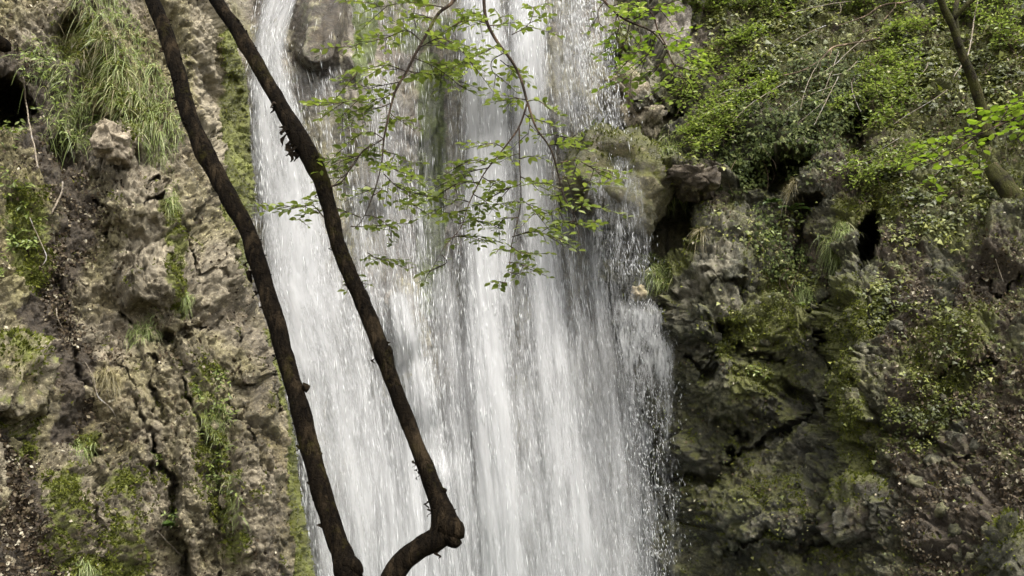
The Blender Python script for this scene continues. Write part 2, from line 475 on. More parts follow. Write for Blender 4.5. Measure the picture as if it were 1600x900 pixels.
# ------------------------------------------------------------------ left cliff
EDGE_L = np.array([(-120, 330), (-60, 338), (0, 345), (50, 362), (120, 384), (200, 390), (300, 393), (380, 388), (440, 386), (480, 402), (520, 418), (580, 434), (640, 448), (700, 458), (760, 466), (830, 478), (900, 491), (1030, 512)], float)
edge_l = lambda py: np.interp(py, EDGE_L[:, 0], EDGE_L[:, 1])
depth_left = tps([(-180, -100, 9.4), (-180, 450, 8.0), (-180, 1000, 7.0), (0, 0, 10.3), (0, 250, 9.8), (0, 450, 9.2), (0, 700, 8.6), (0, 900, 8.0), (0, 1020, 7.7), (100, 100, 10.6),
                  (200, 0, 11.0), (200, 230, 10.5), (200, 450, 10.1), (200, 700, 9.7), (200, 900, 9.4), (200, 1020, 9.2), (330, -100, 11.9), (330, 60, 11.5), (320, 300, 11.0), (350, 430, 10.8),
                  (385, 150, 12.1), (385, 300, 11.9), (385, 420, 11.4), (400, 560, 10.6), (420, 700, 10.3), (450, 880, 10.1), (470, 1020, 10.0)])
CRACKS_L = [([(243, 690, 7), (262, 770, 13), (275, 840, 15), (300, 910, 16)], .55), ([(205, 488, 5), (238, 528, 8), (300, 516, 6), (345, 492, 10), (352, 480, 6)], .28),
            ([(290, 590, 6), (330, 690, 9), (335, 760, 10), (345, 900, 12)], .30), ([(235, 560, 8), (245, 640, 9), (240, 760, 6)], .28), ([(420, 575, 5), (412, 610, 9), (425, 650, 6)], .32),
            ([(120, 700, 8), (150, 760, 8), (165, 900, 9)], .22), ([(150, 300, 5), (175, 330, 7), (165, 360, 5)], .22), ([(226, 297, 4), (250, 290, 7)], .30), ([(228, 326, 4), (252, 318, 6)], .30),
            ([(255, 510, 6), (262, 530, 10), (268, 545, 6)], .35), ([(60, 540, 7), (62, 640, 8), (40, 720, 7)], .22), ([(355, 300, 6), (330, 330, 8), (350, 400, 8), (385, 450, 6)], .22),
            ([(270, 480, 5), (290, 500, 6), (330, 470, 5)], .2), ([(350, 620, 5), (395, 700, 7), (420, 760, 5)], .18), ([(90, 430, 6), (110, 520, 9), (130, 600, 7)], .22),
            ([(380, 520, 4), (370, 560, 6), (395, 600, 5)], .2), ([(300, 330, 5), (290, 370, 6), (320, 420, 5)], .15), ([(170, 560, 5), (215, 620, 6), (220, 700, 6)], .15)]
DENTS_L = [(10, 168, 36, 30, 20, 1.4, 3), (105, 250, 30, 26, 0, .35, 2), (165, 185, 30, 16, 10, .35, 2), (110, 60, 32, 40, 30, .45, 2), (355, 180, 26, 120, -6, .35, 2),
           (185, 130, 110, 60, 55, -.35, 2), (182, 222, 30, 26, 20, -.42, 3), (210, 315, 52, 45, 20, -.30, 2), (240, 430, 66, 48, 15, -.38, 3), (345, 400, 30, 55, -35, -.25, 3), (30, 590, 34, 62, 0, -.35, 3),
           (95, 800, 50, 70, 10, -.30, 2), (300, 800, 22, 90, -8, -.30, 3), (400, 800, 38, 110, -8, -.25, 2), (390, 560, 28, 40, 20, -.22, 3), (190, 830, 60, 90, 0, -.25, 2), (140, 690, 40, 60, 0, .22, 2)]
nr = int(1130 / 1.9); rows = np.linspace(-105, 1025, nr)
c_face = 335; c_ret = 46
ly = np.repeat(rows[:, None], c_face + c_ret, 1)
e = edge_l(rows) + 2.0 * perlin(np.stack([rows / 22, rows * 0, rows * 0], -1), 5) + 1.2 * perlin(np.stack([rows / 7, rows * 0, rows * 0], -1), 6)
tf = np.linspace(0, 1, c_face)
face_px = -175 + (e[:, None] + 175) * tf[None]
ret_px = e[:, None] - 3.0 * np.linspace(0, 1, c_ret)[None] ** 1.0 * 6
lx = np.concatenate([face_px, ret_px], 1)
LY = depth_left(lx, ly)
toedge = np.clip((e[:, None] - face_px) / 34.0, 0, 1)
LY[:, :c_face] += .55 * (1 - np.sqrt(1 - (1 - toedge) ** 2 * .98))
LY[:, c_face:] = LY[:, c_face - 1:c_face] + np.linspace(.03, 1, c_ret)[None] ** 1.4 * 4.5
fm = np.ones_like(lx); fm[:, c_face:] = .35
LN = normals_of(at(lx, ly, LY))
qx, qy = wander(lx, ly, 30, 7, 201)
brk = .55 + .9 * sstep(-.25, .3, fbm(np.stack([lx, ly, lx * 0], -1) / 30, 3, 207))
for pts, dep in CRACKS_L: LY += fm * dep * .62 * brk * stroke(qx, qy, pts, .9)
for cx, cy, rx, ry, an, amt, sh in DENTS_L: LY += fm * amt * dent(qx, qy, cx, cy, rx, ry, an, sh)
LP = at(lx, ly, LY)
strip = sstep(0, 1, stroke(lx, ly, [(372, 40, 26), (376, 150, 34), (372, 300, 36), (375, 420, 24)], .6))     # smooth mossy strip beside the water
rim = sstep(0, 1, stroke(lx, ly, [(426, 520, 13), (450, 640, 17), (464, 760, 20), (480, 900, 24), (495, 1020, 24)], .4))
soil_l = 1.1 * stroke(lx, ly, [(20, 700, 40), (30, 800, 60), (20, 920, 90)], .5) + .8 * stroke(lx, ly, [(80, 480, 60), (110, 560, 60), (120, 640, 40), (95, 680, 30)], .7) \
       + .7 * stroke(lx, ly, [(60, 230, 60), (130, 320, 50), (100, 420, 60)], .8) + .6 * stroke(lx, ly, [(0, 120, 90), (60, 160, 60)], .8) + .35 * stroke(lx, ly, [(190, 560, 50), (300, 560, 40)], .8)
moss_l = 1.25 * strip + .95 * rim + .75 * stroke(lx, ly, [(40, 330, 60), (60, 420, 50)], .8) + .6 * stroke(lx, ly, [(260, 330, 24), (280, 420, 26), (285, 480, 22)], .7) \
       + .5 * stroke(lx, ly, [(315, 590, 50), (335, 680, 60), (345, 760, 56), (370, 860, 44)], .9) + .6 * stroke(lx, ly, [(105, 760, 45), (110, 880, 70), (180, 900, 50)], .8) \
       + .8 * stroke(lx, ly, [(130, 700, 30)], .7) + .45 * stroke(lx, ly, [(200, 760, 60), (210, 880, 60)], .8) + .7 * stroke(lx, ly, [(120, 60, 70), (220, 180, 60)], .8) + .35 * stroke(lx, ly, [(30, 560, 60), (40, 700, 40)], .8)
pale_l = .6 * stroke(lx, ly, [(190, 270, 40), (220, 330, 46), (240, 400, 44)], .8) + .6 * stroke(lx, ly, [(25, 560, 34), (30, 620, 34)], .7) + .5 * stroke(lx, ly, [(250, 440, 60), (330, 430, 50)], .8) + .35 * stroke(lx, ly, [(300, 720, 40), (310, 850, 40)], .8) + .35 * stroke(lx, ly, [(390, 560, 40), (420, 720, 40), (430, 860, 40)], .8) + .85 * stroke(lx, ly, [(318, -40, 40), (325, 60, 40), (330, 250, 40)], .7)
P = LP
d1, j1 = blocks(P, .95, 1, .36, .28, .07, .07, (.75, 1.4, 1.5), -.45, .12)
d2, j2 = blocks(P, .36, 2, .34, .09, .035, .08, (.8, 1.4, 1.35), -.5, .14)
d3, j3 = blocks(P, .14, 3, .60, .045, .014, .08, (.8, 1, 1.3), -.5, .1)
d4 = fbm(P * 3, 4, 8, .55) * .05 + fbm(P * 26, 3, 9, .65) * .022
d5, _ = blocks(P, .06, 4, .85, .030, .008, .10, (1, 1, 1), .4, .1)
d4 = d4 + d5
rimw = sstep(0, 1, stroke(lx, ly, [(416, 520, 22), (436, 640, 30), (450, 760, 34), (468, 900, 40), (485, 1020, 40)], .7))
smooth_l = 1 - .78 * np.clip(strip + rim + rimw * .7, 0, 1)
sl = np.clip(soil_l, 0, 1)
D = (.72 * d1 * (1 - .4 * sl) + .75 * d2 * (1 - .5 * sl)) * smooth_l + (d3 * 1.0 + d4) * (.45 + .55 * smooth_l) * (1 - .2 * sl)
D = D + .05 * sl * fbm(P * 5, 4, 14)
LP = LP + LN * (D * fm)[..., None]
wet_l = np.clip(.9 * strip + .9 * rim + .45 * stroke(lx, ly, [(400, 480, 60), (420, 700, 60), (440, 900, 70)], .8) + .5, 0, 1)
cliff_left = new_obj('cliff_left', mesh_np('cliff_left', LP.reshape(-1, 3), grid_faces(*lx.shape), smooth=False,
    attrs={'pale': pale_l - .05, 'moss': moss_l + .06, 'soil': soil_l * .85 + .14, 'wet': wet_l}), M_ROCK_L)
tag(cliff_left, 'rugged pale limestone cliff with moss, grass and soil beside the falls', kind='structure')

# ------------------------------------------------------------------ right cliff and slope
depth_right = tps([(880, -100, 16.40), (880, 200, 16.00), (880, 450, 15.60), (880, 700, 15.60), (880, 1020, 15.20), (950, 0, 15.40), (960, 130, 14.90), (1010, 100, 14.60), (1060, 0, 15.40), (1100, 120, 14.90),
                   (980, 230, 14.40), (1060, 260, 14.00), (1000, 470, 13.70), (1040, 560, 13.50), (1045, 700, 13.70), (1050, 880, 13.50), (1100, 430, 13.10), (1110, 560, 12.80), (1100, 700, 13.30), (1120, 850, 12.90),
                   (1200, 0, 15.60), (1200, 120, 14.50), (1200, 230, 13.50), (1190, 330, 13.50), (1180, 420, 13.00), (1200, 520, 12.80), (1190, 650, 13.00), (1200, 800, 12.50), (1200, 1020, 11.60),
                   (1280, 330, 13.00), (1275, 450, 12.90), (1280, 560, 12.70), (1275, 700, 12.40), (1290, 850, 11.90), (1330, 480, 11.95), (1330, 620, 11.75), (1340, 760, 11.60), (1350, 900, 11.25),
                   (1400, 0, 15.10), (1400, 200, 13.30), (1400, 350, 12.40), (1420, 500, 11.80), (1450, 700, 11.25), (1450, 900, 10.65), (1600, -60, 14.90), (1600, 120, 13.30), (1600, 300, 12.10), (1600, 500, 11.20), (1600, 700, 10.50), (1600, 900, 9.90),
                   (1760, -100, 14.50), (1760, 300, 11.70), (1760, 700, 10.10), (1760, 1020, 9.20)])
CRACKS_R = [([(1118, 505, 6), (1150, 535, 9), (1185, 560, 9), (1222, 575, 7)], .40), ([(1050, 745, 8), (1100, 760, 16), (1135, 735, 12), (1150, 705, 9)], .45), ([(1140, 722, 7), (1190, 700, 10), (1250, 660, 10), (1290, 620, 12)], .40),
            ([(1075, 560, 10), (1100, 580, 14), (1115, 560, 8)], .3), ([(1130, 660, 10), (1160, 690, 12)], .3), ([(1290, 440, 7), (1285, 500, 10), (1290, 560, 12), (1298, 640, 10)], .40),
            ([(1310, 790, 6), (1345, 805, 9), (1350, 770, 6)], .3), ([(1210, 865, 8), (1260, 870, 10), (1300, 850, 8)], .3), ([(1240, 600, 10), (1265, 640, 14)], .35), ([(1450, 590, 5), (1510, 570, 8), (1560, 560, 5)], .25),
            ([(1540, 440, 5), (1590, 430, 7)], .22), ([(1440, 680, 6), (1480, 700, 9), (1520, 720, 5)], .22), ([(1100, 430, 4), (1150, 440, 5), (1170, 470, 5)], .2), ([(1300, 400, 6), (1280, 440, 8), (1268, 480, 7)], .25),
            ([(1120, 850, 7), (1180, 845, 8), (1230, 850, 7)], .3)]
DENTS_R = [(1046, 362, 30, 52, 25, 2.6, 4), (1000, 388, 38, 26, -25, 2.2, 4), (1030, 178, 36, 22, -38, 1.7, 4), (1066, 52, 16, 10, 0, .6, 3), (1356, 378, 17, 44, 4, 1.6, 4), (1210, 268, 62, 24, -8, 1.2, 3), (1340, 215, 24, 34, 30, .8, 3),
           (1265, 322, 26, 14, 0, .5, 3), (1250, 372, 14, 40, 0, .4, 2), (1085, 118, 28, 22, 0, -.3, 2), (992, 100, 34, 60, -20, -.55, 3), (1010, 165, 30, 22, 30, -.5, 3), (1055, 262, 48, 20, 18, -.45, 3),
           (1130, 420, 50, 34, -15, -.42, 3), (1060, 500, 50, 42, 20, -.42, 3), (1130, 480, 46, 26, 10, -.3, 3), (1160, 620, 60, 50, 10, -.30, 3), (1190, 800, 90, 60, -12, -.45, 3), (1080, 690, 40, 40, 0, -.25, 3),
           (1325, 560, 24, 150, 2, -.38, 2), (1330, 785, 46, 56, 20, -.40, 3), (1240, 520, 40, 34, 10, -.18, 2), (1500, 540, 60, 40, -30, -.3, 2), (1580, 860, 45, 45, 10, -.35, 3), (1420, 620, 60, 60, 0, -.2, 2), (1130, 350, 40, 30, 20, -.2, 2)]
rx_, ry_ = np.meshgrid(np.arange(885, 1765, 1.9), np.linspace(-105, 1025, nr))
RY = depth_right(rx_, ry_)
RN = normals_of(at(rx_, ry_, RY))
qx, qy = wander(rx_, ry_, 32, 9, 221)
brk = .55 + .9 * sstep(-.25, .3, fbm(np.stack([rx_, ry_, rx_ * 0], -1) / 30, 3, 227))
for pts, dep in CRACKS_R: RY += dep * .8 * brk * stroke(qx, qy, pts, .9)
for cx, cy, a, b, an, amt, sh in DENTS_R: RY += amt * dent(qx, qy, cx, cy, a, b, an, min(sh, 3))
RP = at(rx_, ry_, RY)
soil_r = .9 * stroke(rx_, ry_, [(1560, 420, 80), (1500, 620, 60), (1580, 600, 90), (1560, 780, 90)], .7) + .75 * stroke(rx_, ry_, [(1400, 330, 70), (1420, 500, 70), (1440, 700, 80), (1480, 880, 90)], .8) \
       + .6 * stroke(rx_, ry_, [(1230, 340, 40), (1260, 420, 40)], .8) + .95 * stroke(rx_, ry_, [(1150, 60, 90), (1300, 120, 150), (1500, 120, 150), (1620, 150, 130)], .6) + .6 * stroke(rx_, ry_, [(1330, 280, 80), (1500, 300, 110)], .8) + .45 * stroke(rx_, ry_, [(1090, 250, 50), (1130, 320, 40)], .8)
moss_r = .95 * stroke(rx_, ry_, [(1320, 470, 40), (1320, 560, 36), (1325, 680, 34), (1335, 720, 24)], .6) + .55 * stroke(rx_, ry_, [(1150, 520, 60), (1220, 500, 70), (1230, 440, 50)], .8) + .10 * stroke(rx_, ry_, [(1100, 780, 60), (1180, 760, 60), (1260, 780, 60)], .8) + .05 * stroke(rx_, ry_, [(1060, 640, 70), (1110, 720, 90), (1180, 850, 120), (1290, 870, 80)], .6) - .2 * stroke(rx_, ry_, [(1450, 800, 100), (1580, 800, 110)], .7) \
       + .6 * stroke(rx_, ry_, [(1010, 435, 30), (1060, 400, 30), (1080, 370, 26)], .6) + .5 * stroke(rx_, ry_, [(1440, 560, 60), (1520, 500, 50), (1460, 640, 50)], .8) + .6 * stroke(rx_, ry_, [(1480, 100, 60), (1580, 130, 50), (1560, 60, 50)], .8) \
       + .55 * stroke(rx_, ry_, [(950, 40, 30), (975, 80, 20)], .8) + .4 * stroke(rx_, ry_, [(1170, 600, 40), (1210, 590, 50)], .8) + .6 * stroke(rx_, ry_, [(1400, 300, 50), (1330, 330, 40)], .8) + .55 * stroke(rx_, ry_, [(1000, 240, 40), (1050, 290, 40)], .7) \
       + .35 * stroke(rx_, ry_, [(1200, 60, 100), (1400, 130, 160), (1580, 160, 160), (1480, 330, 90)], .7) \
       - .5 * stroke(rx_, ry_, [(1110, 420, 34), (1060, 450, 26)], .7) - .4 * stroke(rx_, ry_, [(1050, 490, 30), (1080, 540, 30)], .7) - .5 * stroke(rx_, ry_, [(990, 110, 28), (1000, 160, 24)], .7)
pale_r = .9 * stroke(rx_, ry_, [(1060, 455, 24), (1100, 430, 26), (1140, 400, 26)], .7) + .8 * stroke(rx_, ry_, [(1130, 350, 26), (1110, 340, 16)], .8) + .8 * stroke(rx_, ry_, [(1150, 470, 22), (1120, 480, 14)], .7) + .7 * stroke(rx_, ry_, [(1045, 490, 30), (1080, 500, 24)], .7) + .9 * stroke(rx_, ry_, [(985, 110, 26), (1000, 150, 30), (1050, 60, 36), (1080, 110, 26)], .8) \
       + .5 * stroke(rx_, ry_, [(1290, 330, 30), (1300, 300, 20)], .8) + .35 * stroke(rx_, ry_, [(1190, 760, 16), (1215, 790, 14)], .9) + .5 * stroke(rx_, ry_, [(1530, 345, 40), (1570, 350, 30)], .9)
P = RP
d1, j1 = blocks(P, .9, 41, .40, .30, .08, .07, (1.2, 1.4, 1), .5, .12)
d2, j2 = blocks(P, .34, 42, .36, .10, .035, .08, (1.2, 1.4, 1), .7, .14)
d3, j3 = blocks(P, .14, 43, .55, .045, .014, .08, (1.2, 1, 1), .6, .1)
d4 = fbm(P * 3, 4, 48, .55) * .05 + fbm(P * 26, 3, 49, .65) * .020
d5, _ = blocks(P, .06, 44, .75, .028, .008, .10, (1, 1, 1), .4, .1)
d4 = d4 + d5
sr = np.clip(soil_r, 0, 1)
wall = stroke(rx_, ry_, [(1060, 620, 70), (1130, 680, 80), (1170, 800, 110), (1260, 860, 90)], .6)      # smoother washed wall by the spray
D = .78 * d1 * (1 - .35 * sr) * (1 - .5 * wall) + .8 * d2 * (1 - .4 * sr) * (1 - .75 * wall) + d3 * (1 - .1 * sr) * (1 - .6 * wall) + d4 + .07 * sr * fbm(P * 4.5, 4, 54)
RP = RP + RN * D[..., None]
wet_r = np.clip(1.3 * stroke(rx_, ry_, [(1000, 470, 60), (1060, 650, 90), (1120, 850, 130)], .7) + 1.2 * stroke(rx_, ry_, [(1200, 700, 100), (1240, 850, 130), (1400, 860, 90)], .7) + .35, 0, 1.2)
cliff_right = new_obj('cliff_right', mesh_np('cliff_right', RP.reshape(-1, 3), grid_faces(*rx_.shape), smooth=False, attrs={'pale': pale_r - .25, 'moss': moss_r + .42 - .3 * pale_r, 'soil': soil_r * .9 + .15 - .3 * pale_r, 'wet': wet_r}), M_ROCK_R)
tag(cliff_right, 'dark mossy limestone cliff and leaf-strewn slope on the far side of the falls', kind='structure')

# ------------------------------------------------------------------ the waterfall
FLOW_PY = np.array([-80, 0, 60, 120, 300, 450, 600, 750, 900, 1030.])
FLOW_X = np.array([[400, 478, 560, 640, 700, 760, 840, 900, 945], [398, 468, 545, 630, 690, 755, 840, 905, 950], [388, 448, 545, 632, 692, 755, 842, 910, 958], [378, 470, 560, 635, 695, 755, 845, 916, 966],
                   [380, 510, 580, 645, 700, 760, 850, 930, 985], [380, 530, 600, 655, 705, 765, 860, 942, 1002], [420, 560, 625, 670, 715, 775, 870, 957, 1030], [445, 578, 640, 688, 730, 790, 884, 973, 1052],
                   [465, 592, 652, 702, 742, 802, 897, 988, 1072], [475, 602, 660, 708, 748, 808, 903, 998, 1085]], float)
S_K = np.linspace(0, 1, FLOW_X.shape[1])
def flow_x(s, py):
    cols = np.stack([np.interp(py, FLOW_PY, FLOW_X[:, k]) for k in range(len(S_K))], -1)
    i = np.clip((s * (len(S_K) - 1)).astype(int), 0, len(S_K) - 2); f = s * (len(S_K) - 1) - i
    a = np.take_along_axis(cols, i[..., None], -1)[..., 0]; b = np.take_along_axis(cols, i[..., None] + 1, -1)[..., 0]
    return a + (b - a) * f
def density(px, py):
    st = lambda pts, soft=.8: stroke(px, py, pts, soft)
    d = .36 + .30 * sstep(250, 700, py) * sstep(420, 520, px) * (1 - .6 * sstep(930, 1010, px))
    d = np.maximum(d, .78 * st([(450, -90, 38), (438, 0, 40), (415, 90, 36), (425, 150, 50), (440, 240, 72), (465, 380, 84), (500, 520, 100), (540, 700, 120), (590, 900, 140), (610, 1030, 150)], .6))
    d = np.maximum(d, .90 * st([(622, 470, 24), (640, 560, 42), (655, 700, 55), (665, 900, 60)], .7))
    d = np.maximum(d, .95 * st([(745, -90, 46), (758, 100, 58), (765, 300, 66), (762, 500, 70), (775, 700, 74), (790, 900, 80), (795, 1030, 80)], .75))
    d = np.maximum(d, .86 * st([(822, -90, 52), (826, 150, 54), (838, 320, 52), (868, 550, 64), (888, 750, 74), (905, 1030, 84)], .85))
    d = np.maximum(d, .52 * st([(890, -90, 46), (905, 150, 44), (915, 320, 40)], .9))
    d = np.maximum(d, .62 * st([(920, 330, 40), (945, 550, 50), (965, 800, 60), (975, 1000, 64)], .9))
    d = np.maximum(d, .50 * st([(560, 300, 40), (590, 420, 50)], .9))
    d = np.maximum(d, .70 * st([(690, 440, 40), (705, 600, 60), (722, 1030, 80)], .8))
    d = np.maximum(d, .85 * st([(1003, 482, 26), (1012, 520, 28), (1018, 580, 26), (1012, 700, 22)], .8))
    d = d - .75 * st([(520, -60, 40), (502, 20, 50), (492, 72, 46), (530, 70, 34)], .5) - .30 * st([(560, 60, 50), (572, 130, 50)], .8)
    d = np.maximum(d, .52 * st([(600, 130, 60), (620, 300, 90), (640, 430, 90)], .8)) - .06 * st([(640, 100, 46), (640, 300, 40)], .9) - .12 * st([(680, 60, 30), (682, 300, 34), (680, 480, 30), (696, 700, 20)], .95) - .12 * st([(640, 430, 40), (660, 430, 40)], .9)
    d = d - .24 * st([(788, 480, 8), (798, 620, 13), (812, 760, 16), (826, 960, 18)], .9) - .16 * st([(862, 560, 9), (880, 720, 13), (905, 960, 16)], .9) - .14 * st([(735, 600, 9), (748, 960, 12)], .9)
    d = d - .08 * st([(925, 0, 30), (935, 160, 30), (945, 260, 30)], .9) - .25 * st([(930, 190, 30), (975, 300, 46), (1000, 380, 40)], .8)
    return np.clip(d, 0.0, 1)
def water_surface(ns, npy, off, seed, rib):
    s = np.linspace(0, 1, ns)[None].repeat(npy, 0); py = np.linspace(-105, 1028, npy)[:, None].repeat(ns, 1)
    px = flow_x(s, py)
    Y = depth_back(px, py) + back_bumps(px, py) - off - .22 * sstep(.45, .6, s) * sstep(-100, 200, py)
    Q = np.stack([s * 8.5, py / 137.0, np.full_like(s, seed)], -1)
    Y = Y - rib * fbm(Q * np.array([3.2, .22, 1]), 4, seed) - rib * .35 * fbm(Q * np.array([9, 1.4, 1]), 3, seed + 5)
    W = at(px, py, Y)
    uv = np.stack([s * 8.5, W[..., 2]], -1)
    return s, px, py, Y, W, uv

t = NT('white_water')
uvn = t.n('UVMap', uv_map='flow').outputs[0]
def uvnoise(sx, sy, z, detail, rough, dist=0.0):
    mp = t.n('Mapping', {0: uvn, 1: (z, z * .7, z), 3: (sx, sy, 1)}).outputs[0]
    return t.noise(mp, 1.0, detail, rough, dist)
seed_n = t.math('MULTIPLY', t.attr('layer'), 1.0)
def layer_noise(sx, sy, z, detail, rough, dist=0.0):
    sh = t.n('CombineXYZ', {0: seed_n, 1: t.math('MULTIPLY', seed_n, 1.7), 2: t.math('MULTIPLY', seed_n, 3.1)}).outputs[0]
    v = t.n('VectorMath', {0: uvn, 1: sh}, operation='ADD').outputs[0]
    mp = t.n('Mapping', {0: v, 1: (z, z * .7, z), 3: (sx, sy, 1)}).outputs[0]
    return t.noise(mp, 1.0, detail, rough, dist)
rib = layer_noise(3.2, .16, 1.1, 3, .55)
stk = layer_noise(13, 2.6, 4.7, 5, .65, .35)
fin = layer_noise(40, 7.0, 9.3, 4, .72, .5)
a = t.math('SUBTRACT', t.math('MULTIPLY', t.attr('dens'), 1.9), .80)
a = t.math('ADD', a, t.math('MULTIPLY', t.math('SUBTRACT', rib, .5), 1.1))
a = t.math('ADD', a, t.math('MULTIPLY', t.math('SUBTRACT', stk, .5), 2.0))
a = t.math('ADD', a, t.math('MULTIPLY', t.math('SUBTRACT', fin, .5), 2.3))
alpha = t.maprange(a, -.35, 1.15, 0, .95, smooth=True)
hgt = t.math('ADD', t.math('MULTIPLY', stk, 1.2), fin)
bmp = t.n('Bump', {'Height': hgt, 'Strength': 1.0, 'Distance': .2}).outputs[0]
dif = t.n('BsdfPrincipled', {'Base Color': (.54, .543, .545, 1), 'Roughness': .4, 'Normal': bmp, 'Specular IOR Level': .35}).outputs[0]
trl = t.n('BsdfTranslucent', {0: (.54, .543, .545, 1), 'Normal': bmp}).outputs[0]
body = t.n('MixShader', {0: .35, 1: dif, 2: trl}).outputs[0]
M_WATER = t.done(t.n('MixShader', {0: alpha, 1: t.n('BsdfTransparent').outputs[0], 2: body}).outputs[0])
t = NT('water_drops')
b = t.n('BsdfPrincipled', {'Base Color': (.76, .765, .765, 1), 'Roughness': .2, 'Specular IOR Level': .5}).outputs[0]
M_DROP = t.done(t.n('MixShader', {0: .4, 1: b, 2: t.n('BsdfTranslucent', {0: (.66, .67, .68, 1)}).outputs[0]}).outputs[0])

waterfall = empty('waterfall', tuple(at(760, 1000, 13.8)))
tag(waterfall, 'tall white waterfall fanning down the rock face between two cliffs', kind='structure')
def wparent(o):
    o.parent = waterfall; o.matrix_parent_inverse = Matrix.Translation(waterfall.location).inverted(); return o
for k, (off, seed, ribd) in enumerate([(.10, 61, .10), (.30, 67, .14)]):
    s, px, py, Y, W, uv = water_surface(190, 330, off, seed, ribd)
    dn = density(px, py) * np.minimum(1, sstep(0, .012, s)) * (1 - .8 * sstep(.93, 1, s)) - .05 * k
    wparent(new_obj('water_sheet', mesh_np('water_sheet', W.reshape(-1, 3), grid_faces(*s.shape), attrs={'dens': dn, 'layer': np.full(s.size, 3.7 * k)}, uv=uv.reshape(-1, 2)), M_WATER))

def side_sheet(rows_, Y0, dfun, seed):
    A = np.array(rows_, float); npy, ns = 220, 60
    s = np.linspace(0, 1, ns)[None].repeat(npy, 0); py = np.linspace(A[0, 0], A[-1, 0], npy)[:, None].repeat(ns, 1)
    x0 = np.interp(py, A[:, 0], A[:, 1]); x1 = np.interp(py, A[:, 0], A[:, 2]); px = x0 + (x1 - x0) * s
    Y = np.interp(py, A[:, 0], A[:, 3]) - .10 * fbm(np.stack([px / 20, py / 90, px * 0], -1), 3, seed)
    W = at(px, py, Y); u = (px - 900) / 110.0
    dn = dfun(s, py) * sstep(0, .25, s) * (1 - sstep(.75, 1, s))
    wparent(new_obj('water_sheet', mesh_np('water_sheet', W.reshape(-1, 3), grid_faces(npy, ns), attrs={'dens': dn, 'layer': np.full(s.size, seed * 1.0)}, uv=np.stack([u, W[..., 2]], -1).reshape(-1, 2)), M_WATER))
side_sheet([(462, 962, 1020, 13.35), (485, 950, 1046, 13.15), (540, 948, 1066, 13.05), (640, 965, 1066, 13.0), (800, 960, 1078, 12.95), (1020, 955, 1095, 12.9)], 13.2, lambda s, py: sstep(462, 492, py + 26 * np.abs(s - .5)) * (1.0 - .62 * sstep(520, 680, py)) * (.75 + .5 * fbm(np.stack([s * 3, py / 70, s * 0], -1), 3, 84)), 83)
side_sheet([(-105, 880, 965, 14.6), (100, 890, 975, 14.2), (215, 895, 990, 13.55), (300, 905, 1020, 13.15), (430, 915, 1040, 13.1), (500, 930, 1020, 13.1)], 13.2, lambda s, py: .50 - .06 * sstep(300, 420, py), 89)
# fine airborne spray that hangs in front of the falling water
t = NT('water_veil')
uvn = t.n('UVMap', uv_map='flow').outputs[0]
mp = t.n('Mapping', {0: uvn, 3: (2.6, .30, 1)}).outputs[0]; mp2 = t.n('Mapping', {0: uvn, 3: (11, 1.6, 1)}).outputs[0]
va = t.math('ADD', t.math('MULTIPLY', t.math('SUBTRACT', t.noise(mp, 1, 4, .6), .5), 1.3), t.math('MULTIPLY', t.math('SUBTRACT', t.noise(mp2, 1, 4, .65), .5), .9))
va = t.maprange(t.math('ADD', t.attr('dens'), va), .25, 1.2, 0, .58, smooth=True)
vb = t.n('MixShader', {0: .5, 1: t.n('BsdfDiffuse', {0: (.54, .54, .543, 1)}).outputs[0], 2: t.n('BsdfTranslucent', {0: (.54, .54, .543, 1)}).outputs[0]}).outputs[0]
M_VEIL = t.done(t.n('MixShader', {0: va, 1: t.n('BsdfTransparent').outputs[0], 2: vb}).outputs[0])
for off, seed, wide in ((.55, 71, 0.), (.85, 73, 34.)):
  s, px, py, Y, W, uv = water_surface(150, 200, off, seed, .12)
  px = px + wide * s ** 2 * sstep(250, 600, py); W = at(px, py, Y)
  dn = (density(px, py) if not wide else .10 + .22 * sstep(60, 300, py) + .36 * sstep(300, 800, py) + 0 * px) * sstep(0, .05, s) * (1 - sstep(.82, 1, s))
  uv = uv + seed
  wparent(new_obj('spray_veil', mesh_np('spray_veil', W.reshape(-1, 3), grid_faces(*s.shape), attrs={'dens': dn}, uv=uv.reshape(-1, 2)), M_VEIL))

# the small side spill that splashes off the ledge
DROP_V = np.array([(0, 0, -.5), (.5, 0, .12), (-.25, .43, .12), (-.25, -.43, .12), (0, 0, .5)])
DROP_F = np.array([(0, 2, 1), (0, 3, 2), (0, 1, 3), (4, 1, 2), (4, 2, 3), (4, 3, 1)])
def drops(name, px, py, Y, wid, length, lean, jitter=.1):
    pos = at(px, py, Y); n = len(pos)
    up = np.stack([-lean + RNG.normal(0, jitter, n), RNG.normal(0, jitter, n), np.ones(n)], -1)
    rot = frames(up, np.tile([1., .3, 0], (n, 1)))
    return wparent(tag(new_obj(name, scatter_mesh(name, DROP_V, DROP_F, pos, rot, np.stack([wid, wid, length], -1), smooth=True), M_DROP), kind='stuff'))
N = 46000
s = RNG.random(N); py = RNG.uniform(-100, 1025, N); px = flow_x(s, py)
stream = fbm(np.stack([s * 8.5 * 9, py / 137 * .8, s * 0], -1), 3, 77) + .7 * fbm(np.stack([s * 8.5 * 2.2, py / 137 * .12, s * 0], -1), 2, 78)
dn = density(px, py)
keep = RNG.random(N) < np.clip(.03 + dn * .62 + stream * .6, 0.03, 1) * (.28 + .72 * sstep(.15, .5, dn))
s, py, px, dn = s[keep], py[keep], px[keep], dn[keep]
lean = np.gradient(FLOW_X, axis=1)[0, 0] * 0 + (flow_x(s, py + 12) - flow_x(s, py - 12)) / 24
Y = depth_back(px, py) + back_bumps(px, py) - .16 - np.abs(RNG.normal(0, .22, len(s))) - .22 * sstep(.45, .6, s)
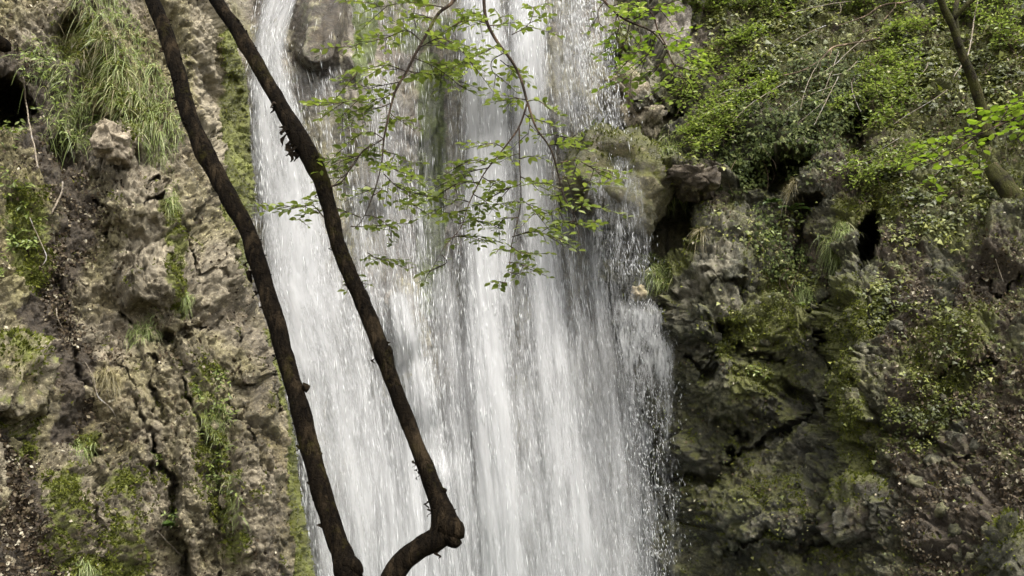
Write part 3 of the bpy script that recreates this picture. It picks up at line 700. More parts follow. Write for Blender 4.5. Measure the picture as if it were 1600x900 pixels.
L = RNG.gamma(2.2, .065, len(s)) + .03
w = RNG.uniform(.005, .011, len(s)) * (.75 + .5 * RNG.random(len(s)))
drops('falling_drops', px, py, Y, w, L, lean * .9, .10)
# loose spray at the ragged right side and off the ledge
n = 1500
pyv = 470 + 470 * RNG.random(n) ** 1.1
cx = np.interp(pyv, [470, 500, 560, 700, 950], [992, 1008, 1016, 1018, 1024]); sg = np.interp(pyv, [470, 520, 600, 950], [14, 24, 24, 26])
drops('splash_spray', cx + RNG.normal(0, 1, n) * sg, pyv, 13.25 + RNG.normal(0, .12, n) - .0003 * (pyv - 470), RNG.uniform(.004, .012, n), RNG.gamma(2, .018, n) + .012, np.full(n, .05), .25)
n = 1500
pyv = RNG.uniform(-60, 430, n); pxv = np.interp(pyv, [-60, 120, 300, 430], [915, 935, 965, 985]) + RNG.normal(0, 22, n)
drops('side_spray', pxv, pyv, 13.6 + RNG.normal(0, .2, n), RNG.uniform(.005, .012, n), RNG.gamma(2, .03, n) + .02, np.full(n, .08), .2)
# ================================================================== LEANING TREES
M_BARK = bark_material('dark_bark', (.0009, .0006, .0004), (.0070, .0050, .0029), .10, moss_col=(.013, .011, .003), spec=.03)
M_TWIG = bark_material('dark_twig', (.010, .007, .005), (.040, .027, .018), 0)

def child(name, me, mat, root):
    o = new_obj(name, me, mat, root)
    o.matrix_parent_inverse = Matrix.Translation(root.location).inverted()
    return o

def stem_path(pts, step):
    """(px, py, Y, width in photo pixels) -> centres and radii"""
    A = np.array(pts, float)
    W = np.concatenate([at(A[:, 0], A[:, 1], A[:, 2]), (A[:, 3] * m_per_px(A[:, 2]) / 2)[:, None]], 1)
    C = catmull(W, step)
    return C[:, :3], C[:, 3]

def lumpy(C, r, lumps):
    """Knots: swell the radius around given photo rows."""
    for p, rad, amt in lumps:
        d = np.linalg.norm(C - p, axis=1)
        r = r * (1 + amt * np.exp(-(d / rad) ** 2))
    return r

def shred(p, length, width, lean, seed):
    """A curled strip of hanging bark: closed, a few millimetres thick."""
    rs = np.random.default_rng(seed); n = 7
    tt = np.linspace(0, 1, n)
    c = p + np.stack([lean * tt ** 1.5 * length + .012 * np.sin(tt * 7 + seed), -.01 - .03 * tt * rs.random(), -tt * length], -1)
    wv = width * (1 - tt ** 2 * .8) * (1 + .35 * rs.normal(0, 1, n)) * .5
    ax = norm(np.array([1, .35 * rs.normal(), .2])); th = np.array([0, .005, 0])
    V = np.concatenate([c + ax * wv[:, None] - th, c - ax * wv[:, None] - th, c - ax * wv[:, None] + th, c + ax * wv[:, None] + th])
    ring = lambda i: [i, n + i, 2 * n + i, 3 * n + i]
    F = []
    for i in range(n - 1):
        a, b = ring(i), ring(i + 1)
        F += [(a[k], a[(k + 1) % 4], b[(k + 1) % 4], b[k]) for k in range(4)]
    F += [tuple(ring(0)[::-1]), tuple(ring(n - 1))]
    return V, np.array(F)

def trunk_tree(label, pts, lumps, stubs, shreds, twigs, seed, group):
    C, r = stem_path(pts, .02)
    base = C[-1].copy()
    root = empty('leaning_tree', tuple(base))
    tag(root, label, 'tree', group)
    r = lumpy(C, r * .80, lumps)
    C = C + .012 * np.stack([fbm(C * 1.8, 2, seed + 3), C[:, 0] * 0, C[:, 0] * 0], -1)
    V, F = tube(C, r, 36, .26, 9.0, seed)
    sp = Soup(); sp.add(V, F)
    child('trunk', sp.mesh('trunk'), M_BARK, root)
    for i, (pp, rr) in enumerate(stubs):
        c2, r2 = stem_path(pp, .012); V, F = tube(c2, r2, 16, .30, 14, seed + 10 + i)
        q = Soup(); q.add(V, F); child('branch_stub', q.mesh('branch_stub'), M_BARK, root)
    rs = np.random.default_rng(seed)
    for i in range(26):                                              # small flakes lifting along the stem
        k = rs.integers(20, int(len(C) * .80)); sd = rs.choice([-1, 1])
        V, F = shred(C[k] + np.array([sd * r[k] * 1.02, -.01, 0]), rs.uniform(.02, .06), rs.uniform(.012, .026), sd * rs.uniform(-.1, .35), seed + 200 + i)
        q = Soup(); q.add(V, F); child('bark_strip', q.mesh('bark_strip', False), M_BARK, root)
    for i, (px, py, Y, L, w, ln) in enumerate(shreds):
        V, F = shred(at(px, py, Y), L, w, ln, seed + i); q = Soup(); q.add(V, F)
        child('bark_strip', q.mesh('bark_strip', False), M_BARK, root)
    for i, pp in enumerate(twigs):
        c2, r2 = stem_path(pp, .01); V, F = tube(c2, r2, 6, .1, 20, seed + 30 + i)
        q = Soup(); q.add(V, F); child('twig', q.mesh('twig'), M_TWIG, root)
    return root

LT = [(196, -150, 7.5, 27), (222, -60, 7.35, 28), (238, 0, 7.25, 29), (262, 60, 7.15, 31), (280, 120, 7.05, 32), (295, 180, 6.95, 34), (321, 240, 6.85, 36), (354, 300, 6.75, 35), (386, 360, 6.65, 33), (404, 415, 6.55, 34), (425, 480, 6.45, 34),
      (444, 550, 6.35, 34), (464, 620, 6.25, 35), (485, 700, 6.15, 37), (506, 780, 6.05, 38), (530, 850, 5.98, 38), (543, 890, 5.92, 44), (556, 950, 5.86, 54), (572, 1060, 5.8, 56), (580, 1190, 5.78, 74), (582, 1250, 5.77, 90)]
trunk_tree('bare dark trunk nearer the limestone cliff, slanting past the edge of the falls', LT,
           [(at(322, 242, 6.85), .10, .12), (at(400, 400, 6.6), .08, .10), (at(545, 892, 5.92), .09, .18), (at(474, 640, 6.23), .06, .1)],
           [([(540, 882, 5.9, 28), (555, 886, 5.88, 24), (563, 896, 5.87, 12)], 0), ([(388, 424, 6.55, 9), (391, 436, 6.55, 8), (393, 441, 6.55, 3)], 0), ([(476, 606, 6.25, 16), (482, 604, 6.25, 9)], 0)],
           [(488, 745, 6.08, .05, .03, -.2), (494, 772, 6.06, .06, .03, -.1), (499, 790, 6.04, .05, .025, 0), (276, 120, 7.0, .05, .03, 0), (292, 190, 6.9, .05, .025, 0), (400, 455, 6.5, .06, .02, 0), (462, 655, 6.2, .04, .02, 0)], [], 101, 'bare trunks leaning across the waterfall')
RT = [(270, -150, 7.3, 25), (314, -60, 7.2, 27), (338, 0, 7.1, 28), (372, 50, 7.0, 30), (405, 105, 6.9, 30), (438, 165, 6.8, 31), (464, 210, 6.7, 36), (488, 252, 6.62, 36), (508, 300, 6.55, 31), (525, 370, 6.45, 30), (545, 425, 6.38, 30),
      (573, 490, 6.3, 31), (597, 548, 6.22, 32), (615, 602, 6.16, 29), (640, 668, 6.1, 29), (666, 732, 6.03, 31), (684, 778, 5.98, 37), (695, 815, 5.94, 46), (686, 840, 5.91, 46), (655, 858, 5.88, 42), (628, 880, 5.86, 40), (610, 910, 5.84, 42), (600, 960, 5.82, 46), (596, 1060, 5.8, 54), (597, 1190, 5.78, 70), (598, 1250, 5.77, 84)]
trunk_tree('bare dark trunk in front of the water with flaking bark and a sharp elbow below', RT,
           [(at(470, 225, 6.7), .10, .16), (at(600, 556, 6.2), .05, .16), (at(700, 815, 5.93), .08, .12), (at(492, 262, 6.6), .06, .12), (at(518, 352, 6.5), .04, .1)],
           [([(696, 820, 5.92, 48), (712, 830, 5.90, 34), (720, 836, 5.89, 20)], 0), ([(700, 836, 5.91, 36), (712, 846, 5.9, 24), (718, 848, 5.9, 12)], 0), ([(690, 768, 5.97, 14), (696, 766, 5.97, 9)], 0), ([(604, 548, 6.2, 22), (611, 552, 6.2, 12)], 0)],
           [(446, 198, 6.66, .07, .05, -.2), (453, 214, 6.66, .11, .035, -.15), (448, 205, 6.66, .13, .024, -.25), (459, 230, 6.63, .12, .05, -.1), (455, 226, 6.63, .09, .05, -.2), (462, 238, 6.63, .07, .03, .1), (372, 30, 7.0, .07, .03, 0),
            (378, 42, 6.98, .08, .025, -.1), (491, 245, 6.58, .05, .04, .2), (668, 782, 5.96, .05, .02, 0), (684, 862, 5.87, .035, .03, .3), (500, 262, 6.55, .04, .03, .2)],
           [[(432, 164, 6.76, 5), (428, 160, 6.75, 4), (423, 168, 6.75, 2)], [(498, 240, 6.55, 5), (503, 248, 6.53, 4), (499, 253, 6.53, 2)], [(517, 292, 6.5, 4), (534, 284, 6.48, 2.5), (548, 262, 6.46, 2), (563, 240, 6.45, 1.5), (580, 226, 6.44, 1.2), (596, 218, 6.43, 1)]], 131, 'bare trunks leaning across the waterfall')
# ================================================================== PLANTS, STONES AND LITTER
LNF = normals_of(LP); RNF = normals_of(RP)
LG, RG = (LP, LNF), (RP, RNF)
def on_left(px, py):
    i = np.clip(((np.asarray(py, float) + 105) / 1130 * (nr - 1)).astype(int), 0, nr - 1)
    j = np.clip(((np.asarray(px, float) + 175) / (e[i] + 175) * (c_face - 1)).astype(int), 0, c_face - 1)
    return LP[i, j], LNF[i, j]
def on_right(px, py):
    i = np.clip(((np.asarray(py, float) + 105) / 1130 * (nr - 1)).astype(int), 0, nr - 1)
    j = np.clip(((np.asarray(px, float) - 885) / 1.9).astype(int), 0, rx_.shape[1] - 1)
    return RP[i, j], RNF[i, j]
def surf(px, py):
    return on_left(px, py) if np.mean(px) < 600 else on_right(px, py)

# ------------------------------------------------------------------ leaf shapes and materials
def fold_leaf(width, tip=-.12, cup=.05, stalk=.22):
    V = np.array([(0, 0, 0), (.30, 0, -.01), (.65, 0, -.03), (1, 0, tip), (.16, width * .30, cup * .6), (.42, width * .5, cup), (.75, width * .34, cup * .4),
                  (.16, -width * .30, cup * .6), (.42, -width * .5, cup), (.75, -width * .34, cup * .4), (-stalk, .012, .01), (-stalk, -.012, .01)], float)
    F = np.array([(0, 1, 4), (1, 5, 4), (1, 2, 5), (2, 6, 5), (2, 3, 6), (0, 7, 1), (1, 7, 8), (1, 8, 2), (2, 8, 9), (2, 9, 3), (10, 11, 0)])
    return V, F
LEAF = fold_leaf(.60); LEAF_N = fold_leaf(.42)
LITTER = (np.array([(0, 0, 0), (.5, .33, .10), (1, 0, .04), (.5, -.33, .14), (.5, 0, -.03)], float), np.array([(0, 4, 1), (4, 2, 1), (0, 3, 4), (4, 3, 2)]))
IVY = (np.array([(0, 0, 0), (.05, .45, -.06), (.42, .26, .02), (1, 0, -.1), (.42, -.26, .02), (.05, -.45, -.06), (.35, 0, .05)], float),
       np.array([(0, 6, 1), (1, 6, 2), (6, 3, 2), (6, 4, 3), (5, 4, 6), (0, 5, 6)]))
M_BEECH = leaf_material('beech_leaf', [(0, (.062, .082, .018)), (.5, (.115, .142, .032)), (1, (.18, .205, .055))], attr='object', trans=.40)
M_BEECH_S = leaf_material('beech_leaf_mass', [(0, (.062, .082, .018)), (.5, (.115, .142, .032)), (1, (.18, .205, .055))], trans=.40)
M_BRIGHT = leaf_material('bright_leaf', [(0, (.075, .115, .014)), (.5, (.125, .175, .022)), (1, (.18, .23, .035))], attr='object', trans=.45)
M_SHRUB = leaf_material('shrub_leaf', [(0, (.062, .085, .018)), (.5, (.140, .178, .042)), (.85, (.20, .24, .07)), (1, (.34, .35, .17))], trans=.38)
M_IVY = leaf_material('ivy_leaf', [(0, (.014, .021, .005)), (.6, (.036, .048, .011)), (.9, (.075, .090, .024)), (1, (.16, .17, .075))], trans=.15, rough=.6, spec=.10)
M_COVER = leaf_material('cover_leaf', [(0, (.030, .036, .007)), (.5, (.080, .092, .016)), (.8, (.17, .18, .030)), (1, (.32, .30, .13))], trans=.25, rough=.5)
M_LITTER = leaf_material('leaf_litter', [(0, (.014, .009, .005)), (.35, (.036, .024, .014)), (.7, (.082, .060, .036)), (.9, (.17, .14, .095)), (1, (.40, .36, .28))], trans=.12, rough=.7, spec=.2)
M_GRASS = leaf_material('grass_blade', [(0, (.085, .110, .028)), (.45, (.17, .21, .060)), (.8, (.26, .30, .12)), (1, (.40, .37, .21))], trans=.35)
M_DRY = leaf_material('dry_grass', [(0, (.09, .075, .035)), (.6, (.17, .14, .065)), (1, (.28, .24, .14))], trans=.3)
M_MOSS = leaf_material('moss_tuft', [(0, (.036, .042, .008)), (.5, (.080, .090, .015)), (.9, (.13, .14, .022)), (1, (.18, .185, .03))], trans=.2, rough=.8, spec=.15)
M_FERN = leaf_material('fern_frond', [(0, (.05, .085, .015)), (1, (.10, .15, .03))], trans=.4)
M_DEAD = bark_material('dead_twig', (.10, .085, .065), (.24, .20, .15), 0)
M_BROWNTWIG = bark_material('brown_twig', (.028, .020, .013), (.085, .062, .042), 0)
M_MOSSBARK = bark_material('mossy_bark', (.004, .003, .0015), (.012, .009, .004), .5, moss_col=(.024, .024, .004))

def leaf_rots(dirs, up_j=.35, up=(0, 0, 1), n_extra=None):
    n = len(dirs)
    u = np.array(up) + RNG.normal(0, up_j, (n, 3))
    return frames(u, dirs)

# ------------------------------------------------------------------ leafy branches hung in front of the falls
def twig_leaves(C, spacing, rng, start=.15):
    """Alternating leaf stations along a twig: position and pointing direction."""
    seglen = np.linalg.norm(np.diff(C, axis=0), axis=1); s = np.concatenate([[0], np.cumsum(seglen)])
    st = np.arange(s[-1] * start, s[-1], spacing)
    if len(st) == 0: st = np.array([s[-1] * .6])
    st = np.append(st, s[-1])
    P = np.stack([np.interp(st, s, C[:, k]) for k in range(3)], -1)
    T = np.gradient(C, axis=0); T = np.stack([np.interp(st, s, T[:, k]) for k in range(3)], -1); T = norm(T)
    out = []
    sg = 1 if rng.random() < .5 else -1
    for i, (p, tt) in enumerate(zip(P, T)):
        h = np.array([tt[0], tt[1], 0.0]); 
        if np.linalg.norm(h) < .25: h = h + rng.normal(0, 1, 3) * np.array([.7, .7, 0])
        h = h / np.linalg.norm(h); side = np.array([-h[1], h[0], 0]) * sg; sg = -sg
        d = h * .75 + side * (.9 + .2 * rng.normal()) if i < len(P) - 1 else h
        d = d + np.array([0, 0, -.12 + .18 * rng.normal()])
        out.append((p, d / np.linalg.norm(d)))
    return out

def leafy_branch(name, label, cat, mains, sides, leaf_px, mat, seed, group=None, twiglet=.6, twmat=None, spacing=1.0, cap=285, massmat=None, tpl=None, sidelen=1.0):
    """mains: stems (px, py, Y, w); sides: polylines (px, py) with depth drift. Every leaf an object of its own, below its twig."""
    rng = np.random.default_rng(seed); twmat = twmat or M_TWIG
    first = mains[0][0]
    root = empty(name, tuple(at(first[0], first[1], first[2]))); tag(root, label, cat, group)
    TV, TF = tpl or LEAF
    lm = mesh_np('leaf', TV, TF, smooth=True); lm.materials.append(mat)
    for k, pts in enumerate(mains):
        C, r = stem_path(pts, .03); V, F = tube(C, r, 7, .15, 15, seed + k)
        sp = Soup(); sp.add(V, F); child('stem', sp.mesh('stem'), twmat, root)
    extra_p, extra_d, extra_s = [], [], []; count = 0
    for k, (Y0, drift, pts) in enumerate(sides):
        n = len(pts)
        P4 = [(x, y, Y0 + drift * i / max(1, n - 1), (2.0 - 1.1 * i / max(1, n - 1))) for i, (x, y) in enumerate(pts)]
        C, r = stem_path(P4, .02)
        C = C + .012 * np.stack([fbm(C * 7, 2, seed + k), C[:, 0] * 0, fbm(C * 7 + 9, 2, seed + k)], -1) * np.linspace(0, 1, len(C))[:, None]
        sp = Soup(); V, F = tube(C, r, 5); sp.add(V, F)
        L = leaf_px * m_per_px(Y0)
        stations = twig_leaves(C, L * .95 * spacing, rng)
        m = len(C)
        for i in range(2, m - 1):                                    # twiglets
            if rng.random() < twiglet * .02 / (L * 1.3):
                h = norm(C[min(i + 2, m - 1)] - C[i - 2]); side = norm(np.cross(h, [0, 0, 1]) + rng.normal(0, .2, 3)) * rng.choice([-1, 1])
                ln = L * rng.uniform(1.6, 4.2) * sidelen
                dirv = norm(h * .7 + side * .8 + np.array([0, 0, -.10 + .15 * rng.normal()]))
                Q = np.stack([C[i] + dirv * ln * q + np.array([0, 0, -.10 * ln * q * q]) for q in np.linspace(0, 1, 6)])
                V, F = tube(Q, np.linspace(.6, .3, 6) * m_per_px(Y0) * 1.2, 4); sp.add(V, F)
                stations += twig_leaves(Q, L * .8 * spacing, rng, .2)
        tw = child('twig', sp.mesh('twig'), twmat, root)
        for p, d in stations:
            sc = L * rng.uniform(.70, 1.15)
            if count < cap:
                u = np.array([0, 0, 1.0]) + rng.normal(0, .33, 3)
                M = np.eye(4); M[:3, :3] = frames(u[None], d[None])[0] * sc; M[:3, 3] = p + d * sc * .18
                o = bpy.data.objects.new('leaf', lm); COL.objects.link(o); o.parent = tw
                o.matrix_basis = Matrix(M.tolist()); count += 1
            else:
                extra_p.append(p + d * sc * .18); extra_d.append(d); extra_s.append(sc)
    if extra_p:
        o = child('foliage', scatter_mesh('foliage', TV, TF, np.array(extra_p), leaf_rots(np.array(extra_d), .33), np.array(extra_s), smooth=True), massmat or M_BEECH_S, root)
        o['kind'] = 'stuff'
    return root

Z = lambda pts: [(340 + x / 2.5, y / 2.5) for x, y in pts]           # read off an enlarged crop
YA, YB = 6.6, 6.9
A_main = [(x, y, YA, w) for (x, y), w in zip([(770, -110), (735, -50)] + Z([(925, 0), (865, 50), (830, 110), (790, 180), (765, 225), (735, 285), (695, 355), (670, 445), (650, 540), (640, 640), (615, 740), (570, 850), (535, 892)]),
                                             [8, 7, 6, 5.6, 5.2, 5, 4.8, 4.4, 4, 3.4, 3, 2.4, 2, 1.6, 1.2])]
A_side = [(YA, .3, Z([(840, 75), (790, 60), (720, 75)])), (YA, -.3, Z([(890, 30), (760, 10), (640, 25), (610, 10)])), (YA, .4, Z([(800, 165), (740, 120), (650, 150), (560, 170), (510, 190)])),
          (YA, -.4, Z([(790, 185), (870, 150), (950, 190), (995, 270)])), (YA, .3, Z([(765, 225), (850, 262), (915, 310), (972, 352)])), (YA, -.3, Z([(740, 280), (660, 255), (580, 270), (525, 290)])),
          (YA, .5, Z([(740, 275), (800, 290), (860, 270), (960, 250)])), (YA, .2, Z([(715, 320), (660, 330), (590, 345), (610, 350)])), (YA, -.4, Z([(690, 360), (640, 385), (560, 388), (430, 410), (350, 415)])),
          (YA, .3, Z([(685, 400), (620, 425), (560, 430), (480, 450)])), (YA, .2, Z([(672, 440), (700, 462), (735, 474)])), (YA, -.2, Z([(648, 542), (600, 515), (550, 530), (490, 580)])),
          (YA, .4, Z([(645, 545), (570, 592), (520, 660), (450, 730)])), (YA, .1, Z([(560, 605), (500, 625), (440, 650)])), (YA, .3, Z([(645, 590), (700, 605), (740, 630), (805, 640)])), (YA, -.3, Z([(640, 640), (690, 660), (770, 690)])),
          (YA, .3, Z([(650, 680), (720, 740), (850, 775)])), (YA, .2, Z([(600, 770), (640, 735), (560, 745)])), (YA, -.2, Z([(700, 785), (770, 800), (800, 790)])), (YA, .2, Z([(575, 840), (620, 850), (690, 895)])),
          (YA, .2, Z([(520, 885), (600, 885), (650, 880)])), (YA, -.2, Z([(420, 855), (370, 800), (310, 812), (268, 806)])), (YA, -.1, Z([(350, 830), (310, 860)])), (YA, .2, [(575, 395), (585, 402), (600, 408)]), (YA, .2, [(555, 425), (565, 440), (576, 444)]), (YA, .1, Z([(560, 850), (500, 825), (470, 815)]))]
leafy_branch('beech_branch', 'dark leafy beech branch hanging between the second bare trunk and the main curtain of water', 'branch', [A_main], A_side, 14.0, M_BEECH, 301, 'beech branches hanging before the falls', 1.5, spacing=.62)
B_main = [(x, y, YB, w) for (x, y), w in zip([(752, -110), (755, -50)] + Z([(1040, 0), (1050, 80), (1090, 160), (1150, 240), (1185, 310), (1210, 400), (1245, 500), (1300, 580), (1330, 680), (1350, 760), (1400, 860)]) + [(905, 375)],
                                             [8, 7, 6, 5.8, 5.4, 5, 4.8, 4.4, 3.4, 3, 2.6, 2.2, 1.6, 1.2])]
B_2 = [(x, y, YB - .05 * i, w) for i, ((x, y), w) in enumerate(zip(Z([(1210, 405), (1175, 500), (1110, 590), (1040, 680), (980, 800), (950, 890)]) + [(695, 385), (672, 425)], [3.6, 3.2, 2.6, 2.2, 1.8, 1.5, 1.2, 1]))]
B_3 = [(x, y, YB + .05 * i, w) for i, ((x, y), w) in enumerate(zip(Z([(1178, 500), (1180, 640), (1185, 780), (1168, 880)]) + [(800, 380), (795, 420), (786, 450)], [2.4, 2, 1.8, 1.6, 1.4, 1.2, 1]))]
B_side = [(YB, .3, Z([(1046, 60), (990, 50), (930, 30)])), (YB, -.2, Z([(1060, 95), (1010, 80), (940, 85)])), (YB, .2, Z([(1065, 100), (1110, 90), (1080, 30)])), (YB, -.3, Z([(1100, 170), (1050, 200), (990, 225)])), (YB, .2, Z([(1120, 205), (1070, 240), (1080, 290), (1120, 310)])), (YB, .3, Z([(1105, 235), (1140, 265), (1150, 290)])),
          (YB, .5, Z([(1150, 135), (1210, 100), (1235, 40), (1210, 15)])), (YB, .1, Z([(1205, 390), (1160, 385), (1115, 395)])), (YB, -.2, Z([(1212, 395), (1240, 390), (1270, 400)])), (YB, .2, Z([(1195, 440), (1220, 470), (1210, 530)])),
          (YB, .3, Z([(1250, 525), (1310, 525), (1385, 545)])), (YB, -.3, Z([(1290, 570), (1340, 560), (1360, 575)])), (YB, -.2, Z([(1120, 580), (1080, 560), (1035, 575)])), (YB, .4, Z([(1325, 640), (1400, 625), (1470, 660), (1500, 690)])), (YB, .2, Z([(1335, 700), (1390, 690), (1440, 715), (1480, 720)])),
          (YB, -.3, Z([(1070, 640), (1020, 625), (965, 635)])), (YB, .3, Z([(1060, 655), (990, 670), (940, 690), (905, 720)])), (YB, -.2, Z([(1020, 715), (960, 710), (915, 725)])), (YB, .2, Z([(1030, 690), (1080, 715), (1100, 705)])), (YB, -.2, Z([(1180, 600), (1130, 610), (1090, 605)])), (YB, .3, Z([(1180, 620), (1230, 610), (1280, 620)])),
          (YB, .2, Z([(1183, 690), (1220, 710), (1255, 745)])), (YB, -.2, Z([(1183, 720), (1120, 740), (1070, 750)])), (YB, .3, Z([(1185, 790), (1130, 790), (1095, 800)])), (YB, -.3, Z([(1185, 780), (1215, 800), (1240, 835)])), (YB, .2, Z([(1000, 760), (1050, 790), (1020, 800)])), (YB, -.2, Z([(985, 790), (940, 780), (910, 800)])),
          (YB, .3, Z([(970, 820), (930, 830), (880, 840)])), (YB, .1, Z([(1175, 850), (1120, 855), (1080, 890)])), (YB, -.3, Z([(1340, 740), (1300, 720), (1280, 715)])), (YB, .2, Z([(1345, 760), (1310, 765), (1285, 760)])), (YB, .2, Z([(1370, 800), (1320, 820), (1270, 840)])), (YB, -.2, Z([(1390, 830), (1430, 810), (1500, 815)])), (YB, .2, Z([(1400, 865), (1330, 870), (1290, 890)])),
          (YB, .3, [(702, 372), (730, 368), (760, 375)]), (YB, -.3, [(800, 370), (835, 362), (870, 372), (890, 366)]), (YB, .2, [(798, 385), (815, 395), (838, 398)]), (YB, -.2, [(800, 392), (780, 390), (775, 396)]), (YB, .2, [(795, 410), (812, 412), (832, 422)]), (YB, .1, [(796, 425), (812, 432)]), (YB, .1, [(790, 442), (778, 440), (768, 441)]), (YB, .1, [(690, 398), (698, 410), (680, 420), (665, 424)]), (YB, .2, [(880, 345), (900, 350), (930, 346)]), (YB, .2, [(715, 350), (740, 345), (775, 352)])]
leafy_branch('beech_branch', 'forked beech branch with green leaves, hanging before the middle of the falls', 'branch', [B_main, B_2, B_3], B_side, 13.5, M_BEECH, 331, 'beech branches hanging before the falls', 1.25, spacing=.64)

YC = 7.8
X = lambda pts: [(880 + x / 2.2222, y / 2.2222) for x, y in pts]
C_main = [(x, y, YC, w) for (x, y), w in zip([(905, -90), (925, -30)] + X([(140, 0), (210, 65), (300, 105), (345, 150), (385, 225), (430, 300)]), [6, 5, 4.2, 3.8, 3.2, 2.6, 2, 1.4])]
C_2 = [(x, y, YC + .1, w) for (x, y), w in zip([(985, -60)] + X([(260, 0), (310, 50), (330, 110), (360, 165), (390, 260)]), [4.5, 4, 3.4, 2.8, 2, 1.4])]
C_side = [(YC, .3, X([(150, 10), (190, 60), (190, 110), (160, 180)])), (YC, -.3, X([(210, 65), (260, 60), (310, 30), (380, 40)])), (YC, .3, X([(230, 80), (220, 130), (200, 190), (180, 240)])), (YC, -.2, X([(260, 95), (270, 150), (240, 200), (200, 220)])), (YC, .3, X([(300, 105), (350, 120), (420, 150)])),
          (YC, .2, X([(320, 130), (300, 180), (260, 230), (200, 290)])), (YC, -.3, X([(345, 150), (400, 180), (440, 170), (480, 190)])), (YC, .3, X([(360, 180), (330, 230), (290, 280)])), (YC, .2, X([(385, 225), (430, 240), (480, 245)])), (YC, -.2, X([(390, 240), (360, 290), (330, 300)])), (YC, .3, X([(400, 260), (440, 290), (450, 330)])),
          (YC, .2, X([(300, 30), (350, 15), (400, 30)])), (YC, -.2, X([(270, 10), (230, 30), (180, 30)])), (YC, .1, X([(150, 0), (120, 40), (130, 90)])), (YC, .3, X([(170, 20), (230, 10), (270, 40)])), (YC, .2, X([(420, 285), (400, 340), (380, 350)]))]
leafy_branch('beech_branch', 'fresh green beech branch drooping beside the top of the falls, over the dark hollow', 'branch', [C_main, C_2], C_side, 12.5, M_BRIGHT, 351, None, 1.0, spacing=.7, massmat=M_SHRUB)

YD = 8.6
D_main = [(x, y, YD, w) for (x, y), w in zip([(1690, 150), (1640, 165), (1600, 180), (1560, 196), (1520, 216), (1485, 240), (1455, 258)], [6, 5, 4, 3.4, 2.8, 2, 1.4])]
D_side = [(YD, .3, [(1620, 172), (1580, 168), (1550, 172)]), (YD, -.3, [(1600, 182), (1570, 205), (1540, 225)]), (YD, .3, [(1575, 190), (1540, 190), (1515, 200), (1500, 208)]), (YD, -.2, [(1540, 206), (1500, 214), (1470, 218), (1460, 222)]), (YD, .2, [(1520, 216), (1535, 235), (1515, 250)]), (YD, .3, [(1500, 230), (1480, 235), (1460, 250)]), (YD, -.2, [(1490, 240), (1500, 258), (1470, 262)]), (YD, .2, [(1470, 250), (1448, 258), (1435, 258)]),
          (YD, .2, [(1600, 180), (1610, 200), (1590, 215)]), (YD, -.3, [(1640, 165), (1620, 150), (1590, 150)]), (YD, .2, [(1560, 196), (1575, 170), (1590, 160)]), (YD, .2, [(1475, 262), (1460, 275), (1450, 280)])]
leafy_branch('maple_branch', 'sunlit yellow-green leafy branch reaching in from the frame edge over the slope', 'branch', [D_main], D_side, 15.0, M_BRIGHT, 371, None, .75, spacing=.8, tpl=fold_leaf(.85, -.1, .04, .3))

# ------------------------------------------------------------------ shrubs and ivy on the right slope
def shrub(name, label, cat, stems, leaf_px, n, spread, mat, seed, group=None, twmat=None, droop=.1, off=.25):
    """Twiggy shrub: thin stems and a crown of small leaves gathered in uneven sprays along them."""
    rng = np.random.default_rng(seed)
    b = stems[0][0]; pb, nb = surf(np.array([b[0]]), np.array([b[1]]))
    root = empty(name, tuple(pb[0])); tag(root, label, cat, group)
    pos, dirs, scl = [], [], []
    tot = sum(math.hypot(s[-1][0] - s[0][0], s[-1][1] - s[0][1]) for s in stems)
    for k, pts in enumerate(stems):
        A = np.array(pts, float); Ps, Ns = surf(A[:, 0], A[:, 1])
        o = np.linspace(0, 1, len(A)) ** .6 * off
        Ym = Ps[:, 1] - o * (1 + .4 * rng.random(len(A)))
        P4 = [(x, y, yy, w) for (x, y), yy, w in zip(A, Ym, np.linspace(2.6, 1.0, len(A)))]
        C, r = stem_path(P4, .04); sp = Soup(); V, F = tube(C, r, 5); sp.add(V, F)
        ns = int(n * math.hypot(A[-1, 0] - A[0, 0], A[-1, 1] - A[0, 1]) / tot / 9)
        L = leaf_px * m_per_px(C[0][1])
        for _ in range(ns):                                           # sprays
            i = rng.integers(len(C) // 6, len(C)); h = norm(C[min(i + 1, len(C) - 1)] - C[max(i - 1, 0)])
            d = norm(h * .5 + rng.normal(0, .75, 3) * np.array([1, .8, .55]) + np.array([0, -.25, .05]))
            ln = spread * rng.uniform(.25, 1.0); Q = np.stack([C[i] + d * ln * q + np.array([0, 0, -droop * q * q * ln]) for q in np.linspace(0, 1, 5)])
            if rng.random() < .5:
                V, F = tube(Q, np.linspace(.8, .35, 5) * m_per_px(C[0][1]), 4); sp.add(V, F)
            for p, dd in twig_leaves(Q, max(ln / 9, L * .45), rng, .3)[:11]:
                pos.append(p + rng.normal(0, L * .25, 3)); dirs.append(dd); scl.append(L * rng.uniform(.55, 1.2))
        child('branch', sp.mesh('branch'), twmat or M_BROWNTWIG, root)
    me_ = scatter_mesh('crown', *LEAF_N, np.array(pos), leaf_rots(np.array(dirs), .40), np.array(scl), rnd=np.clip(RNG.random(len(pos)) ** 1.1, 0, 1), smooth=True)
    child('crown', me_, mat, root)
    return root

